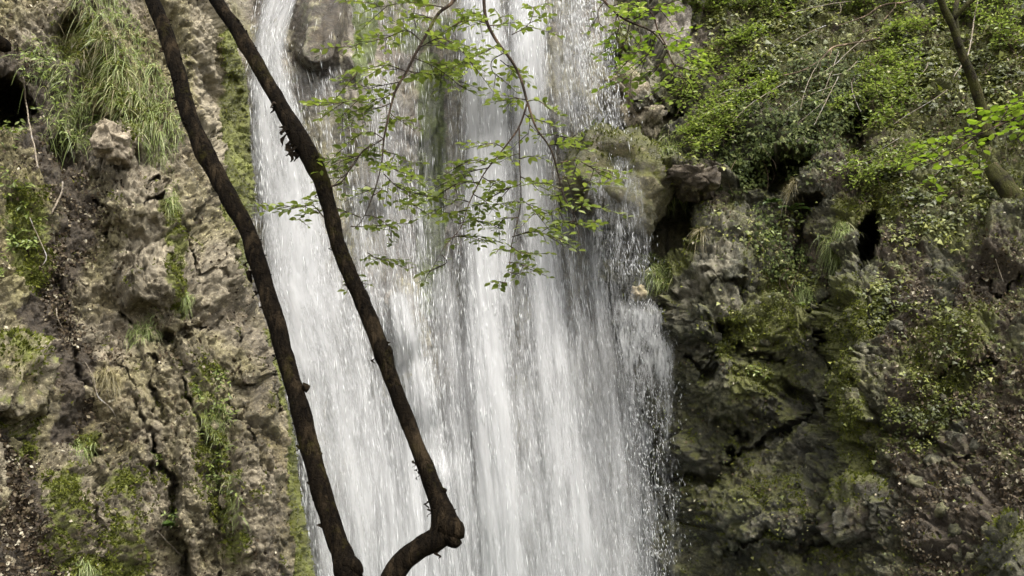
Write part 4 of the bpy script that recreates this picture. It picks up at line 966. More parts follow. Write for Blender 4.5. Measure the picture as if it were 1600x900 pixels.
shrub('hornbeam_shrub', 'light green small-leaved shrub spreading above the ledge boulder and hollow', 'shrub', [[(1150, 60), (1110, 90), (1080, 130), (1060, 180)], [(1190, 80), (1150, 120), (1110, 170), (1070, 210)], [(1240, 90), (1180, 150), (1130, 190), (1090, 230)], [(1200, 40), (1160, 60), (1130, 70)], [(1210, 130), (1150, 160), (1100, 200)]], 7.2, 10500, .36, M_SHRUB, 401, 'shrubs on the wooded slope')
shrub('hornbeam_shrub', 'yellow-green shrub at the top edge of the picture above the pale rock', 'shrub', [[(1170, 10), (1130, 5), (1110, -15)], [(1230, 30), (1190, 10), (1170, -25)], [(1260, 10), (1230, -10), (1200, -30)], [(1110, 20), (1080, 0), (1060, -20)]], 7.6, 4400, .36, M_SHRUB, 405, 'shrubs on the wooded slope')
shrub('hornbeam_shrub', 'loose green shrub below the mossy tree where thin dead twigs cross it', 'shrub', [[(1420, 60), (1380, 90), (1350, 120)], [(1440, 80), (1400, 120), (1370, 150)], [(1470, 60), (1430, 40), (1390, 50)], [(1390, 130), (1340, 150), (1300, 170)], [(1430, 130), (1400, 160), (1370, 190)]], 7.2, 5200, .36, M_SHRUB, 409, 'shrubs on the wooded slope')
shrub('hornbeam_shrub', 'green shrub at the top behind the mossy forked tree', 'shrub', [[(1560, 40), (1520, 20), (1480, 10)], [(1590, 90), (1570, 60), (1560, 20)], [(1600, 20), (1560, 0), (1520, -20)], [(1380, 20), (1350, 0), (1310, -10)], [(1420, 20), (1400, 0), (1380, -20)]], 7.6, 5200, .36, M_SHRUB, 413, 'shrubs on the wooded slope')
shrub('hornbeam_shrub', 'low leafy shrub with pale leaf tips between the ivy and the slot in the rock', 'shrub', [[(1370, 215), (1340, 240), (1320, 265)], [(1400, 225), (1380, 250), (1350, 280)], [(1440, 210), (1420, 240), (1400, 260)]], 7, 2400, .28, M_SHRUB, 417, 'shrubs on the wooded slope')

def leaves_on(poly, n, jit, rng):
    """Random photo positions inside soft strokes."""
    xs, ys = [], []
    P = np.array(poly, float)
    seg = np.linalg.norm(np.diff(P[:, :2], axis=0), axis=1) * (P[:-1, 2] + P[1:, 2]); seg = seg / seg.sum() if len(seg) else np.array([1.])
    if len(P) == 1:
        i = np.zeros(n, int); t_ = np.zeros(n); c = np.repeat(P[:1], n, 0)
    else:
        i = rng.choice(len(seg), n, p=seg); t_ = rng.random(n)[:, None]; c = P[i] * (1 - t_) + P[i + 1] * t_
    rr = np.sqrt(rng.random(n)) * c[:, 2]; th = rng.random(n) * 6.2832
    return c[:, 0] + rr * np.cos(th) * (1 + jit * rng.normal(0, 1, n)), c[:, 1] + rr * np.sin(th)

def ivy_mat(label, poly, n, leaf_px, hang, seed, strands=()):
    rng = np.random.default_rng(seed)
    px, py = leaves_on(poly, n, .1, rng); Ps, Ns = surf(px, py)
    clump = fbm(Ps * 3.5, 3, seed); keep = rng.random(n) < np.clip(.55 + clump * 1.5, .08, 1); Ps, Ns, clump = Ps[keep], Ns[keep], clump[keep]; m = len(Ps)
    out = norm(Ns * .6 + np.array([0, -.7, .1]))
    pos = Ps + out * (np.abs(rng.normal(0, .10, m)) + .02 + .16 * np.clip(clump, 0, 1))[:, None]
    for sx, sy0, sy1, w_ in strands:
        k = int((sy1 - sy0) * 2.0); yy = rng.uniform(sy0, sy1, k); xx = sx + rng.normal(0, w_, k)
        Pt, _ = surf(np.array([sx]), np.array([sy0 - 8])); pos = np.vstack([pos, at(xx, yy, Pt[0, 1] - .12 + rng.normal(0, .05, k))]); out = np.vstack([out, np.tile([0, -1., .1], (k, 1))])
    m = len(pos)
    d = np.stack([rng.normal(0, .5, m), rng.normal(-.1, .3, m), -.9 + rng.normal(0, .35, m)], -1)
    rot = frames(out + rng.normal(0, .38, (m, 3)) + np.array([0, 0, .35]), d)
    root = empty('ivy', tuple(Ps[0])); tag(root, label, 'ivy')
    child('foliage', scatter_mesh('foliage', *IVY, pos, rot, leaf_px * m_per_px(pos[:, 1]) * rng.uniform(.6, 1.25, m), smooth=True), M_IVY, root)
    sp = Soup()
    for _ in range(16):
        k = rng.integers(0, len(Ps)); x0 = pos[k % len(Ps)]; ln = rng.uniform(.25, .7)
        Q = np.stack([x0 + np.array([.10 * math.sin(q * 3 + k), -.03, -ln * q]) for q in np.linspace(0, 1, 8)]); V, F = tube(Q, np.full(8, .004), 4); sp = Soup(); sp.add(V, F); child('vine_stem', sp.mesh('vine_stem'), M_BROWNTWIG, root)
ivy_mat('dark glossy ivy curtain hanging over the overhang in the middle of the slope', [(1140, 210, 45), (1190, 225, 55), (1260, 215, 50), (1310, 190, 40)], 7600, 6.5, .2, 421, [(1165, 250, 300, 7), (1190, 255, 290, 6), (1222, 262, 300, 6), (1240, 258, 296, 5), (1130, 250, 318, 9), (1148, 250, 312, 8), (1270, 250, 285, 6)])
ivy_mat('dark ivy trailing down from the twiggy bank above the overhang', [(1240, 130, 40), (1300, 120, 45), (1350, 160, 40)], 3000, 6.0, .2, 425)
ivy_mat('small dark ivy patch on the ledge wall below the fern', [(1190, 330, 26), (1210, 400, 30), (1250, 410, 26)], 900, 6.0, .1, 429)

# ------------------------------------------------------------------ grass
def blades(px, py, L, droop, width, rng, outw=.7, lat=.35, lift=.5):
    Ps, Ns = surf(px, py); n = len(Ps)
    d0 = norm(Ns * outw + np.array([0, -.25, lift]) + rng.normal(0, lat, (n, 3)))
    tt = np.linspace(0, 1, 5)
    c = Ps[:, None] - Ns[:, None] * .02 + L[:, None, None] * (d0[:, None] * tt[None, :, None]) + np.array([0, 0, -1.]) * (L * droop)[:, None, None] * (tt ** 2)[None, :, None]
    side = norm(np.cross(d0, np.array([0, -1., 0]) + rng.normal(0, .6, (n, 3))))
    w_ = width * (1 - tt ** 1.6 * .92)
    V = np.stack([c + side[:, None] * w_[None, :, None] * .5, c - side[:, None] * w_[None, :, None] * .5], 2).reshape(n, 10, 3)
    F = np.array([(2 * i, 2 * i + 1, 2 * i + 3, 2 * i + 2) for i in range(4)])
    F = (F[None] + (np.arange(n) * 10)[:, None, None]).reshape(-1, 4)
    return V.reshape(-1, 3), F, n
def grass(name, label, cat, poly, n, lmin, lmax, droop, mat, seed, kind=None, group=None, width=.009, lift=.5, lat=.35):
    rng = np.random.default_rng(seed); px, py = leaves_on(poly, n, .1, rng)
    if kind:
        kp = rng.random(n) < sstep(-.35, .2, fbm(np.stack([px, py, px * 0], -1) / 17, 3, seed)); px, py = px[kp], py[kp]; n = len(px)
    L = rng.uniform(lmin, lmax, n) * (.6 + .4 * rng.random(n))
    V, F, n = blades(px, py, L, droop * rng.uniform(.6, 1.3, n), width, rng, lift=lift, lat=lat)
    o = new_obj(name, mesh_np(name, V, F, smooth=True, face_attrs={'rnd': np.repeat(rng.random(n), 4)}), mat)
    tag(o, label, cat, group, kind)
    return o
grass('long_grass', 'long pale green grass hanging down the top of the limestone cliff', 'grass', [(150, -20, 44), (175, 40, 46), (200, 90, 52), (220, 150, 48), (245, 200, 36), (250, 240, 24)], 8200, .06, .24, 1.25, M_GRASS, 501, 'stuff', lat=.7, width=.009)
grass('straw_grass', 'dry straw mixed into the grass at the top of the limestone cliff', 'grass', [(120, 20, 40), (150, 70, 46), (190, 130, 50), (225, 190, 36)], 1500, .10, .32, 1.3, M_DRY, 502, 'stuff', lat=.8, width=.008)
grass('short_grass', 'short mixed grass and weeds over the dark hollow in the limestone', 'grass', [(40, 90, 36), (80, 110, 40), (130, 150, 46), (150, 190, 40), (90, 190, 40), (110, 215, 30)], 2200, .10, .30, 1.0, M_GRASS, 503, 'stuff', lat=.55)
TUFTS = [('grass_tuft', 'green grass tuft beside the perched tan stone at the water', [(1030, 424, 20)], 700, .10, .26, M_GRASS), ('grass_tuft', 'straw-coloured grass tuft on the mound below the dark cave', [(1096, 362, 10)], 260, .16, .34, M_DRY),
         ('grass_tuft', 'pale grass beard hanging just under the ivy overhang', [(1238, 292, 13)], 420, .20, .36, M_DRY), ('grass_tuft', 'thin hanging grass on the rib beside the mossy buttress', [(1290, 380, 12), (1294, 400, 9)], 300, .18, .36, M_GRASS),
         ('grass_tuft', 'short grass on the ledge above the cave mouth', [(1030, 228, 26), (1060, 235, 20), (1000, 222, 20)], 1000, .10, .26, M_GRASS), ('grass_tuft', 'grass hanging from the rim of the ledge boulder', [(1030, 292, 10), (1040, 300, 9)], 300, .14, .30, M_GRASS),
         ('grass_tuft', 'tuft of drooping grass low on the wall under the mossy rocks', [(1255, 450, 12)], 260, .14, .30, M_GRASS), ('grass_tuft', 'dry grass clinging to the pale rock near the top of the slope', [(1115, 70, 10), (1118, 84, 8)], 260, .14, .28, M_DRY),
         ('grass_tuft', 'grass fringe hanging off the cave roof', [(1060, 300, 9), (1075, 310, 9)], 260, .14, .28, M_GRASS), ('grass_tuft', 'grass tuft on the dark wall left of the slot-shaped hollow', [(1318, 360, 12)], 220, .12, .28, M_GRASS),
         ('grass_tuft', 'grass and weeds growing in the vertical crack of the limestone cliff', [(332, 650, 26), (338, 690, 22)], 420, .04, .13, M_GRASS), ('grass_tuft', 'weeds in the lower end of the limestone crack', [(342, 730, 20), (350, 780, 18), (372, 820, 16)], 300, .04, .13, M_GRASS),
         ('grass_tuft', 'grass tuft on the brown earth band halfway up the limestone', [(235, 500, 22), (215, 520, 16)], 420, .08, .20, M_GRASS), ('grass_tuft', 'wispy grass above the brown leaf slide', [(165, 590, 16), (180, 600, 12)], 340, .12, .26, M_DRY),
         ('grass_tuft', 'green tuft on the small mossy knob above the leaf slide', [(122, 706, 18)], 420, .05, .14, M_GRASS), ('grass_tuft', 'green weeds at the bottom frame edge below the limestone', [(135, 880, 16), (150, 895, 14)], 380, .06, .16, M_GRASS),
         ('grass_tuft', 'small tuft on the limestone below the upper crack', [(300, 460, 11)], 240, .06, .16, M_GRASS), ('grass_tuft', 'grass tuft in the upper crack beneath the ochre block', [(262, 300, 10), (266, 330, 10)], 300, .08, .2, M_GRASS)]
for i, (nm, lb, poly, n, a, b, mt) in enumerate(TUFTS):
    grass(nm, lb, 'grass tuft', poly, n, a, b, 1.2, mt, 520 + i, None, 'grass tufts on the rocks', .008)

# ------------------------------------------------------------------ leafy weeds on the left bank
def weed(label, spots, n, leaf_px, spread_px, mat, seed, group='leafy weeds on the limestone'):
    rng = np.random.default_rng(seed); P0, N0 = surf(np.array([spots[0][0]]), np.array([spots[0][1]]))
    root = empty('leafy_weed', tuple(P0[0])); tag(root, label, 'weed', group)
    pos, dirs, sc = [], [], []; sp = Soup()
    for x, y in spots:
        for _ in range(n):
            Ps, Ns = surf(np.array([x + rng.normal(0, spread_px)]), np.array([y + rng.normal(0, spread_px)])); p0 = Ps[0]
            h = rng.uniform(.10, .24); d = norm(Ns[0] * .7 + np.array([rng.normal(0, .4), -.2, .8]))
            Q = np.stack([p0 + d * h * q + np.array([0, -.04, -.10]) * h * 3 * q * q for q in np.linspace(0, 1, 6)]); V, F = tube(Q, np.linspace(.004, .002, 6), 4); sp = Soup(); sp.add(V, F); child('stem', sp.mesh('stem'), M_FERN, root)
            L = leaf_px * m_per_px(p0[1])
            for p, dd in twig_leaves(Q, L * .6, rng, .3):
                dd = norm(dd + rng.normal(0, .35, 3)); pos.append(p); dirs.append(dd); sc.append(L * rng.uniform(.6, 1.2))
    child('foliage', scatter_mesh('foliage', *LEAF_N, np.array(pos), leaf_rots(np.array(dirs), .45, (0, -.5, .8)), np.array(sc), smooth=True), mat, root)
weed('bright leafy weeds at the frame edge below the dark hollow in the limestone', [(12, 225), (8, 300), (35, 335)], 12, 11, 16, M_BEECH_S, 601)
weed('yellow-green weeds on the brown bank at the frame edge, halfway up the limestone', [(40, 372), (28, 390), (10, 430)], 9, 10, 12, M_SHRUB, 603)
weed('leafy weeds growing from the crack in the lower limestone', [(335, 610), (340, 660), (345, 715), (330, 640), (350, 760)], 11, 8, 15, M_BEECH_S, 605)
weed('weeds with drooping leaves on the turf edge under the long grass', [(125, 215), (150, 195), (95, 175), (70, 130), (60, 95)], 12, 9, 18, M_SHRUB, 607)
weed('small bright plant low in the limestone gully by the foot of the bank', [(245, 730), (268, 815)], 7, 8, 8, M_BEECH_S, 609)
weed('little bright plant on the wall beneath the overhang fern', [(1195, 378), (1250, 345)], 9, 8, 9, M_SHRUB, 611, 'leafy weeds on the far wall')
weed('pale green herbs on the wet ledge between the mossy rocks', [(1250, 455), (1265, 470), (1190, 590)], 6, 8, 10, M_SHRUB, 613, 'leafy weeds on the far wall')

# ------------------------------------------------------------------ ferns
def fern(label, px, py, n, L, seed):
    rng = np.random.default_rng(seed); P0, N0 = surf(np.array([px]), np.array([py])); p0 = P0[0] + np.array([0, -.05, 0])
    root = empty('fern', tuple(p0)); tag(root, label, 'fern', 'ferns on the wall')
    for k in range(n):
        a = R(-80 + 160 * k / max(1, n - 1)) + rng.normal(0, .15); d = norm(np.array([math.sin(a), -.45, .35 + .3 * rng.random()])); ln = L * rng.uniform(.75, 1.1)
        Q = np.stack([p0 + d * ln * q + np.array([0, 0, -.45 * ln * q * q]) for q in np.linspace(0, 1, 14)]); T = norm(np.gradient(Q, axis=0)); sp = Soup(); V, F = tube(Q, np.linspace(.004, .001, 14), 4); sp.add(V, F)
        s_ = norm(np.cross(T, [0, -.4, 1]))
        for i in range(1, 14):
            w_ = ln * .24 * math.sin(math.pi * (i / 14) ** .6) + .01
            for sg in (-1, 1):
                b0 = Q[i]; tip = b0 + s_[i] * sg * w_ + T[i] * w_ * .35 + np.array([0, 0, -.02]); m_ = (b0 + tip) / 2
                sp.add([b0, m_ + T[i] * .018, tip, m_ - T[i] * .018 + np.array([0, 0, .004])], [(0, 1, 2, 3)])
        child('frond', sp.mesh('frond'), M_FERN, root)
fern('bright fern rosette on the wall just under the hanging grass beard', 1236, 330, 7, .26, 651)
fern('small fern between the leafy crack and the lower limestone gully', 276, 818, 5, .16, 653)
fern('fern on the wall beside the ivy patch below the overhang', 1205, 318, 5, .18, 655)

# ------------------------------------------------------------------ moss, litter and ground cover (nobody could count these)
def on_grid(G, weight, n, rng):
    w_ = np.clip(weight, 0, None).ravel(); w_ = w_ / w_.sum(); i = rng.choice(len(w_), n, p=w_)
    return G[0].reshape(-1, 3)[i], G[1].reshape(-1, 3)[i]
TUFT = (np.array([(-.5, 0, -.2), (.5, 0, -.2), (.1, .15, 1), (0, -.5, -.2), (0, .5, -.2), (-.15, 0, .9)], float), np.array([(0, 1, 2), (3, 4, 5)]))
rng = np.random.default_rng(71)
def inframe(px, py): return (px > -60) & (px < 1660) & (py > -60) & (py < 960)
for root_, G, mm, pxg, pyg, sm, n in ((cliff_left, LG, moss_l, lx, ly, strip + rim, 26000), (cliff_right, RG, moss_r + .1, rx_, ry_, 0, 42000)):
    patch = fbm(G[0] * 3.1, 4, 72)
    w_ = sstep(.35, .9, mm + patch * 1.3 + G[1][..., 2] * .25) * inframe(pxg, pyg) * np.clip(1 - .9 * sm, .05, 1)
    p, nn = on_grid(G, w_, n, rng); m = len(p)
    rot = frames(nn + rng.normal(0, .35, (m, 3)) + np.array([0, 0, -.25]), rng.normal(0, 1, (m, 3)))
    s_ = rng.uniform(.012, .030, m); o = new_obj('moss', scatter_mesh('moss', *TUFT, p, rot, np.stack([s_ * .8, s_ * .8, s_ * 1.3], -1)), M_MOSS, root_); o['kind'] = 'stuff'

rng = np.random.default_rng(73)
w_ = (.10 + np.clip(soil_l, 0, 1.2)) * sstep(-.2, .3, fbm(LP * 2.5, 3, 74)) * inframe(lx, ly) * (1 - np.clip(strip + rim, 0, 1)) * fm
p, nn = on_grid(LG, w_, 13000, rng); m = len(p)
o = new_obj('leaf_litter', scatter_mesh('leaf_litter', *LITTER, p + nn * .01, frames(nn + rng.normal(0, .5, (m, 3)), rng.normal(0, 1, (m, 3))), rng.uniform(.02, .055, m), rnd=rng.random(m) ** 1.2), M_LITTER)
tag(o, 'brown fallen leaves caught on the limestone bank', 'leaf litter', kind='stuff')
w_ = (.06 + np.clip(soil_r, 0, 1.2)) * sstep(-.25, .3, fbm(RP * 2.2, 3, 75)) * inframe(rx_, ry_) * (rx_ > 1060)
p, nn = on_grid(RG, w_, 15000, rng); m = len(p)
o = new_obj('leaf_litter', scatter_mesh('leaf_litter', *LITTER, p + nn * .012, frames(nn + rng.normal(0, .5, (m, 3)), rng.normal(0, 1, (m, 3))), rng.uniform(.022, .060, m), rnd=rng.random(m) ** 1.2), M_LITTER)
tag(o, 'brown and pale fallen leaves strewn over the dark slope', 'leaf litter', kind='stuff')
w_ = (1.5 * stroke(rx_, ry_, [(1130, 40, 90), (1300, 80, 130), (1480, 100, 150), (1600, 100, 120)], .7) + .8 * stroke(rx_, ry_, [(1380, 260, 80), (1440, 330, 90), (1530, 300, 80)], .8) + .45 * stroke(rx_, ry_, [(1400, 480, 90), (1500, 560, 90), (1420, 660, 70)], .8)
      + .4 * stroke(rx_, ry_, [(1170, 340, 70), (1230, 430, 60), (1200, 520, 50)], .8) + .5 * stroke(rx_, ry_, [(1090, 270, 50), (1110, 330, 40)], .8) + .02) * (.04 + sstep(.0, .3, fbm(RP * 3.0, 4, 76))) * (.25 + sstep(-.2, .35, fbm(RP * .9, 2, 78))) * inframe(rx_, ry_)
p, nn = on_grid(RG, w_, 36000, rng); m = len(p)
d = np.stack([rng.normal(0, .7, m), rng.normal(-.2, .4, m), -.4 + rng.normal(0, .4, m)], -1)
o = new_obj('ground_cover', scatter_mesh('ground_cover', *IVY, p + nn * (np.abs(rng.normal(0, .04, m)) + .01)[:, None], frames(nn * .7 + np.array([0, -.2, .6]) + rng.normal(0, .4, (m, 3)), d), (rng.gamma(5, .0075, m) + .010) * np.interp(p[:, 2], [1.5, 6.5], [.62, 1.1]), rnd=np.clip(rng.random(m) * .8 + fbm(p * 2.2, 2, 79) * .7, 0, 1), smooth=True), M_COVER)
tag(o, 'small green leaves of the ground cover over the wooded slope', 'ground cover', kind='stuff')

# ------------------------------------------------------------------ dead twigs and roots
def stick(name, label, cat, pts, mat, seed, branches=(), off=.06, group=None):
    A = np.array([(p[0], p[1]) for p in pts], float); Ps, _ = surf(A[:, 0], A[:, 1])
    Ym = np.minimum(np.convolve(np.pad(Ps[:, 1], 1, mode='edge'), [.25, .5, .25], 'valid'), Ps[:, 1]) - off
    C, r = stem_path([(x, y, yy, p[2]) for (x, y), yy, p in zip(A, Ym, pts)], .03)
    C = C + .010 * np.stack([fbm(C * 6, 2, seed), C[:, 0] * 0, fbm(C * 6 + 9, 2, seed)], -1)
    root = empty(name, tuple(C[0])); tag(root, label, cat, group)
    V, F = tube(C, r, 6, .2, 25, seed); sp = Soup(); sp.add(V, F); child('stem', sp.mesh('stem'), mat, root)
    for b in branches:
        Pb, _ = surf(np.array([b[0][0]]), np.array([b[0][1]])); yb = np.interp(b[0][0], *zip(*sorted(zip(A[:, 0], Ym))))
        c2, r2 = stem_path([(x, y, yb - .02 * i, w) for i, (x, y, w) in enumerate(b)], .02); V, F = tube(c2, r2, 5); q = Soup(); q.add(V, F); child('twig', q.mesh('twig'), mat, root)
DG = 'dead branches lying on the wooded slope'
stick('dead_branch', 'long pale dead twig slanting from the shrub down to the ivy', 'branch', [(1196, 122, 1.8), (1150, 150, 1.8), (1120, 168, 1.4), (1080, 188, 1)], M_DEAD, 701, [[(1160, 145, 1.2), (1140, 140, 1), (1120, 150, .7)]], .32, DG)
stick('dead_branch', 'dark dead branch arching over the middle of the wooded slope', 'branch', [(1375, 60, 3), (1320, 70, 3.6), (1300, 75, 3), (1280, 95, 3), (1255, 110, 2.8), (1225, 118, 2)], M_BROWNTWIG, 703, [[(1283, 92, 1.6), (1278, 120, 1.4), (1268, 160, 1)], [(1300, 76, 1.6), (1290, 110, 1.4), (1275, 140, 1)]], .34, DG)
stick('dead_branch', 'dark forked branch near the top leading towards the mossy tree', 'branch', [(1480, -20, 4), (1420, 2, 3.6), (1380, 8, 3.2), (1350, 26, 2.6), (1310, 40, 1.6)], M_BROWNTWIG, 705, [[(1400, 4, 2), (1396, 14, 1.8), (1370, 40, 1.4), (1340, 55, 1)]], .4, DG)
stick('dead_branch', 'pale bent twig beside the mossy tree trunk', 'branch', [(1528, 0, 2.2), (1522, 30, 2.2), (1518, 60, 2.4), (1512, 85, 2.4), (1500, 106, 2), (1490, 120, 1.2)], M_DEAD, 707, [], .25, DG)
stick('dead_branch', 'pale thin stick lying on the slope right of the mossy tree', 'branch', [(1530, 16, 2), (1548, 36, 2), (1570, 50, 1.8)], M_DEAD, 709, [], .12, DG)
stick('dead_branch', 'fan of pale twigs hanging across the ivy', 'branch', [(1310, 120, 1.4), (1290, 160, 1.4), (1272, 195, 1)], M_DEAD, 711, [[(1300, 135, 1.2), (1260, 150, 1), (1230, 170, .8)], [(1292, 155, 1.2), (1250, 190, .9)]], .38, DG)
stick('dead_branch', 'crossing pale twigs above the ivy curtain near the shrub', 'branch', [(1230, 128, 1.6), (1200, 145, 1.5), (1170, 165, 1.3), (1145, 190, 1)], M_DEAD, 713, [[(1205, 142, 1.1), (1180, 175, .9), (1165, 185, .7)]], .38, DG)
stick('dead_branch', 'slim pale twig standing upright on the ivy near the tree side', 'branch', [(1330, 128, 1.6), (1334, 150, 1.6), (1345, 175, 1.2)], M_DEAD, 715, [[(1334, 150, 1), (1360, 160, .8)]], .3, DG)
stick('dead_branch', 'horizontal pale twig along the top edge of the wooded slope', 'branch', [(1330, 2, 1.6), (1300, 6, 1.6), (1260, 14, 1.4), (1235, 20, 1)], M_DEAD, 717, [[(1312, 4, 1.4), (1314, 16, 1.2), (1308, 26, .9)]], .36, DG)
stick('dead_branch', 'thin pale twigs tangled at the lower end of the ivy', 'branch', [(1345, 232, 1.3), (1330, 250, 1.3), (1305, 266, .9)], M_DEAD, 719, [], .25, DG)
stick('dead_branch', 'curled bleached twig on the brown slab beside the cave', 'branch', [(1100, 280, 1.3), (1088, 272, 1.3), (1086, 262, 1.2), (1096, 258, .9)], M_DEAD, 721, [], .12, DG)
TW = [('thin grey twig curving over the crest of the ivy', [(1280, 96, 1.3), (1262, 130, 1.3), (1250, 170, .9)]), ('thin twig drooping beside the arching dark branch', [(1310, 80, 1.3), (1300, 110, 1.2), (1284, 150, .8)]), ('bent twig poking out between the ivy and the loose shrub', [(1340, 95, 1.3), (1322, 112, 1.3), (1300, 118, .8)]),
      ('thin straight twig low across the light green shrub', [(1180, 128, 1.4), (1150, 142, 1.3), (1105, 158, .8)]), ('pale twig lying over the leaves above the arching branch', [(1290, 40, 1.4), (1262, 52, 1.4), (1228, 72, .9)]), ('long pale twig running down the bank from the top edge', [(1350, 60, 1.5), (1322, 84, 1.5), (1300, 104, 1.2), (1270, 122, .8)]),
      ('thin pale twig rising from the loose shrub to the tree', [(1480, 140, 1.4), (1455, 158, 1.4), (1425, 175, 1.2), (1395, 195, .8)]), ('thin twig hooked in the litter below the mossy tree', [(1450, 98, 1.3), (1445, 110, 1.3), (1435, 122, .8)]), ('slender twig across the low leafy shrub', [(1420, 205, 1.3), (1395, 222, 1.3), (1370, 236, .8)]),
      ('fine twig at the foot of the ivy curtain', [(1330, 205, 1.2), (1322, 228, 1.2), (1300, 246, .8)]), ('grey twig leaning on the bank beneath the yellow-green branch', [(1440, 225, 1.2), (1425, 245, 1.2), (1405, 262, .8)]), ('small upright twig on the litter slope near the frame edge', [(1556, 405, 1.3), (1560, 420, 1.3), (1568, 440, .9)])]
for i, (lb, pts) in enumerate(TW): stick('dead_branch', lb, 'branch', pts, M_DEAD, 740 + i, [], .36 if pts[0][1] < 200 else .12, DG)
stick('stick', 'thin upright stick in front of the dark hollow at the frame edge', 'stick', [(36, 120, 2.4), (42, 170, 2.4), (50, 215, 2.4), (60, 262, 3)], M_DEAD, 723, [], .45)
stick('root', 'pale forked root poking from the earth bank on the limestone', 'root', [(98, 285, 3), (96, 300, 3), (88, 318, 3.4), (80, 334, 2.4)], M_DEAD, 725, [[(96, 300, 2), (102, 292, 1.4)]], .06)
stick('root', 'thin curving root trailing over the brown bank', 'root', [(46, 340, 1.4), (60, 370, 1.6), (72, 400, 1.6), (66, 415, 1)], M_DEAD, 727, [], .06)
stick('root', 'short bleached root below the middle of the earth bank', 'root', [(88, 482, 2.2), (90, 498, 2.4), (98, 514, 1.6)], M_DEAD, 729, [], .06)
stick('root', 'long thin twig hanging above the leaf slide', 'root', [(134, 566, 1.4), (146, 590, 1.6), (152, 618, 1.6), (172, 636, 1.4), (180, 650, 1)], M_DEAD, 731, [], .08)
stick('stick', 'thin twig leaning across the dark gully at the bottom', 'stick', [(245, 830, 1.6), (265, 850, 1.8), (288, 872, 1.2)], M_DEAD, 733, [], .12)
stick('dead_branch', 'thick dark branch end jutting in at the frame edge above the hollow', 'branch', [(-40, 50, 26), (-10, 62, 24), (4, 70, 24), (12, 76, 18)], M_BARK, 735, [], .5)

# ------------------------------------------------------------------ mossy tree on the slope
def mossy_tree():
    Pb, _ = on_right(np.array([1540]), np.array([195])); Yb = Pb[0, 1] - .12
    root = empty('mossy_tree', tuple(at(1540, 200, Yb))); tag(root, 'moss-covered forked tree trunk standing on the slope near the frame corner', 'tree')
    def limb(nm, pts, seed, seg=16):
        C, r = stem_path(pts, .025); V, F = tube(C, r, seg, .28, 9, seed); sp = Soup(); sp.add(V, F); child(nm, sp.mesh(nm), M_MOSSBARK, root)
    limb('trunk', [(1544, 215, Yb, 26), (1537, 185, Yb, 19), (1528, 150, Yb - .05, 17), (1516, 115, Yb - .1, 15), (1505, 90, Yb - .15, 14), (1497, 65, Yb - .2, 13)], 801)
    limb('limb', [(1499, 74, Yb - .2, 12), (1488, 40, Yb - .25, 12), (1474, 10, Yb - .3, 12), (1460, -30, Yb - .35, 14), (1445, -90, Yb - .4, 12)], 803, 12)
    limb('limb', [(1498, 68, Yb - .2, 10), (1494, 40, Yb - .15, 9), (1493, 15, Yb - .1, 9), (1500, -20, Yb, 8), (1508, -90, Yb + .1, 7)], 805, 10)
    limb('limb', [(1490, 30, Yb - .2, 9), (1510, 8, Yb - .3, 8), (1540, -15, Yb - .4, 6), (1580, -50, Yb - .5, 5)], 807, 10)
mossy_tree()
def log():
    P0, _ = on_right(np.array([1575]), np.array([300])); Yb = P0[0, 1] - .2
    C, r = stem_path([(1548, 262, Yb + .12, 24), (1566, 284, Yb, 30), (1585, 310, Yb - .1, 32), (1612, 345, Yb - .2, 34), (1650, 395, Yb - .3, 36)], .03); V, F = tube(C, r, 18, .3, 8, 811); sp = Soup(); sp.add(V, F)
    root = empty('mossy_log', tuple(C[-1])); tag(root, 'mossy leaning stump below the sunlit leafy branch at the frame edge', 'stump'); child('trunk', sp.mesh('trunk'), M_MOSSBARK, root)
log()

# ------------------------------------------------------------------ boulders and stones
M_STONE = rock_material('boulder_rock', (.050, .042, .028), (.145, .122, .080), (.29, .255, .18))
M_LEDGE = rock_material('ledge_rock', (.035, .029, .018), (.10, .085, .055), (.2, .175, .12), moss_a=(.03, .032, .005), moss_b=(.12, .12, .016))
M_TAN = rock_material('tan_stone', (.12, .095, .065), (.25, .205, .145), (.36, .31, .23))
def rock_mesh(name, c, rad, rot, seed, nu=72, nv=44, moss=0., wet=.4, flat=.0, soil=.15, pale=0.):
    th = np.linspace(0, 2 * math.pi, nu, endpoint=False); ph = np.linspace(.02, math.pi - .02, nv); TH, PH = np.meshgrid(th, ph)
    U = np.stack([np.cos(TH) * np.sin(PH), np.sin(TH) * np.sin(PH), np.cos(PH)], -1)
    U = np.sign(U) * np.abs(U) ** .8; U = U / (np.abs(U) ** 3.2).sum(-1, keepdims=True) ** (1 / 3.2)
    V = U * np.array(rad); m_ = float(np.mean(rad)); ca, sa = math.cos(R(rot)), math.sin(R(rot))
    d1, _ = blocks(V + seed * 3.1, m_ * .8, seed, .6, m_ * .30, m_ * .07, .06, warp=.10); d2, _ = blocks(V + seed, m_ * .27, seed + 1, .50, m_ * .09, m_ * .03, .1)
    V = V + norm(U) * (d1 + d2 + fbm((V + seed) * 9, 4, seed, .6) * m_ * .06)[..., None]
    if flat: V[..., 2] = np.maximum(V[..., 2], -rad[2] * flat + .04 * fbm(V * 6, 2, seed + 5))
    V = np.stack([V[..., 0] * ca + V[..., 2] * sa, V[..., 1], -V[..., 0] * sa + V[..., 2] * ca], -1) + np.array(c)
    F = grid_faces(nv, nu, wrap=True)[:, ::-1]; k = V.shape[0] * V.shape[1]
    upm = np.clip(norm(V - np.array(c))[..., 2], 0, 1)
    return mesh_np(name, V.reshape(-1, 3), F, attrs={'pale': np.full(k, pale), 'moss': moss + .45 * upm * moss, 'soil': np.full(k, soil), 'wet': np.full(k, wet)})
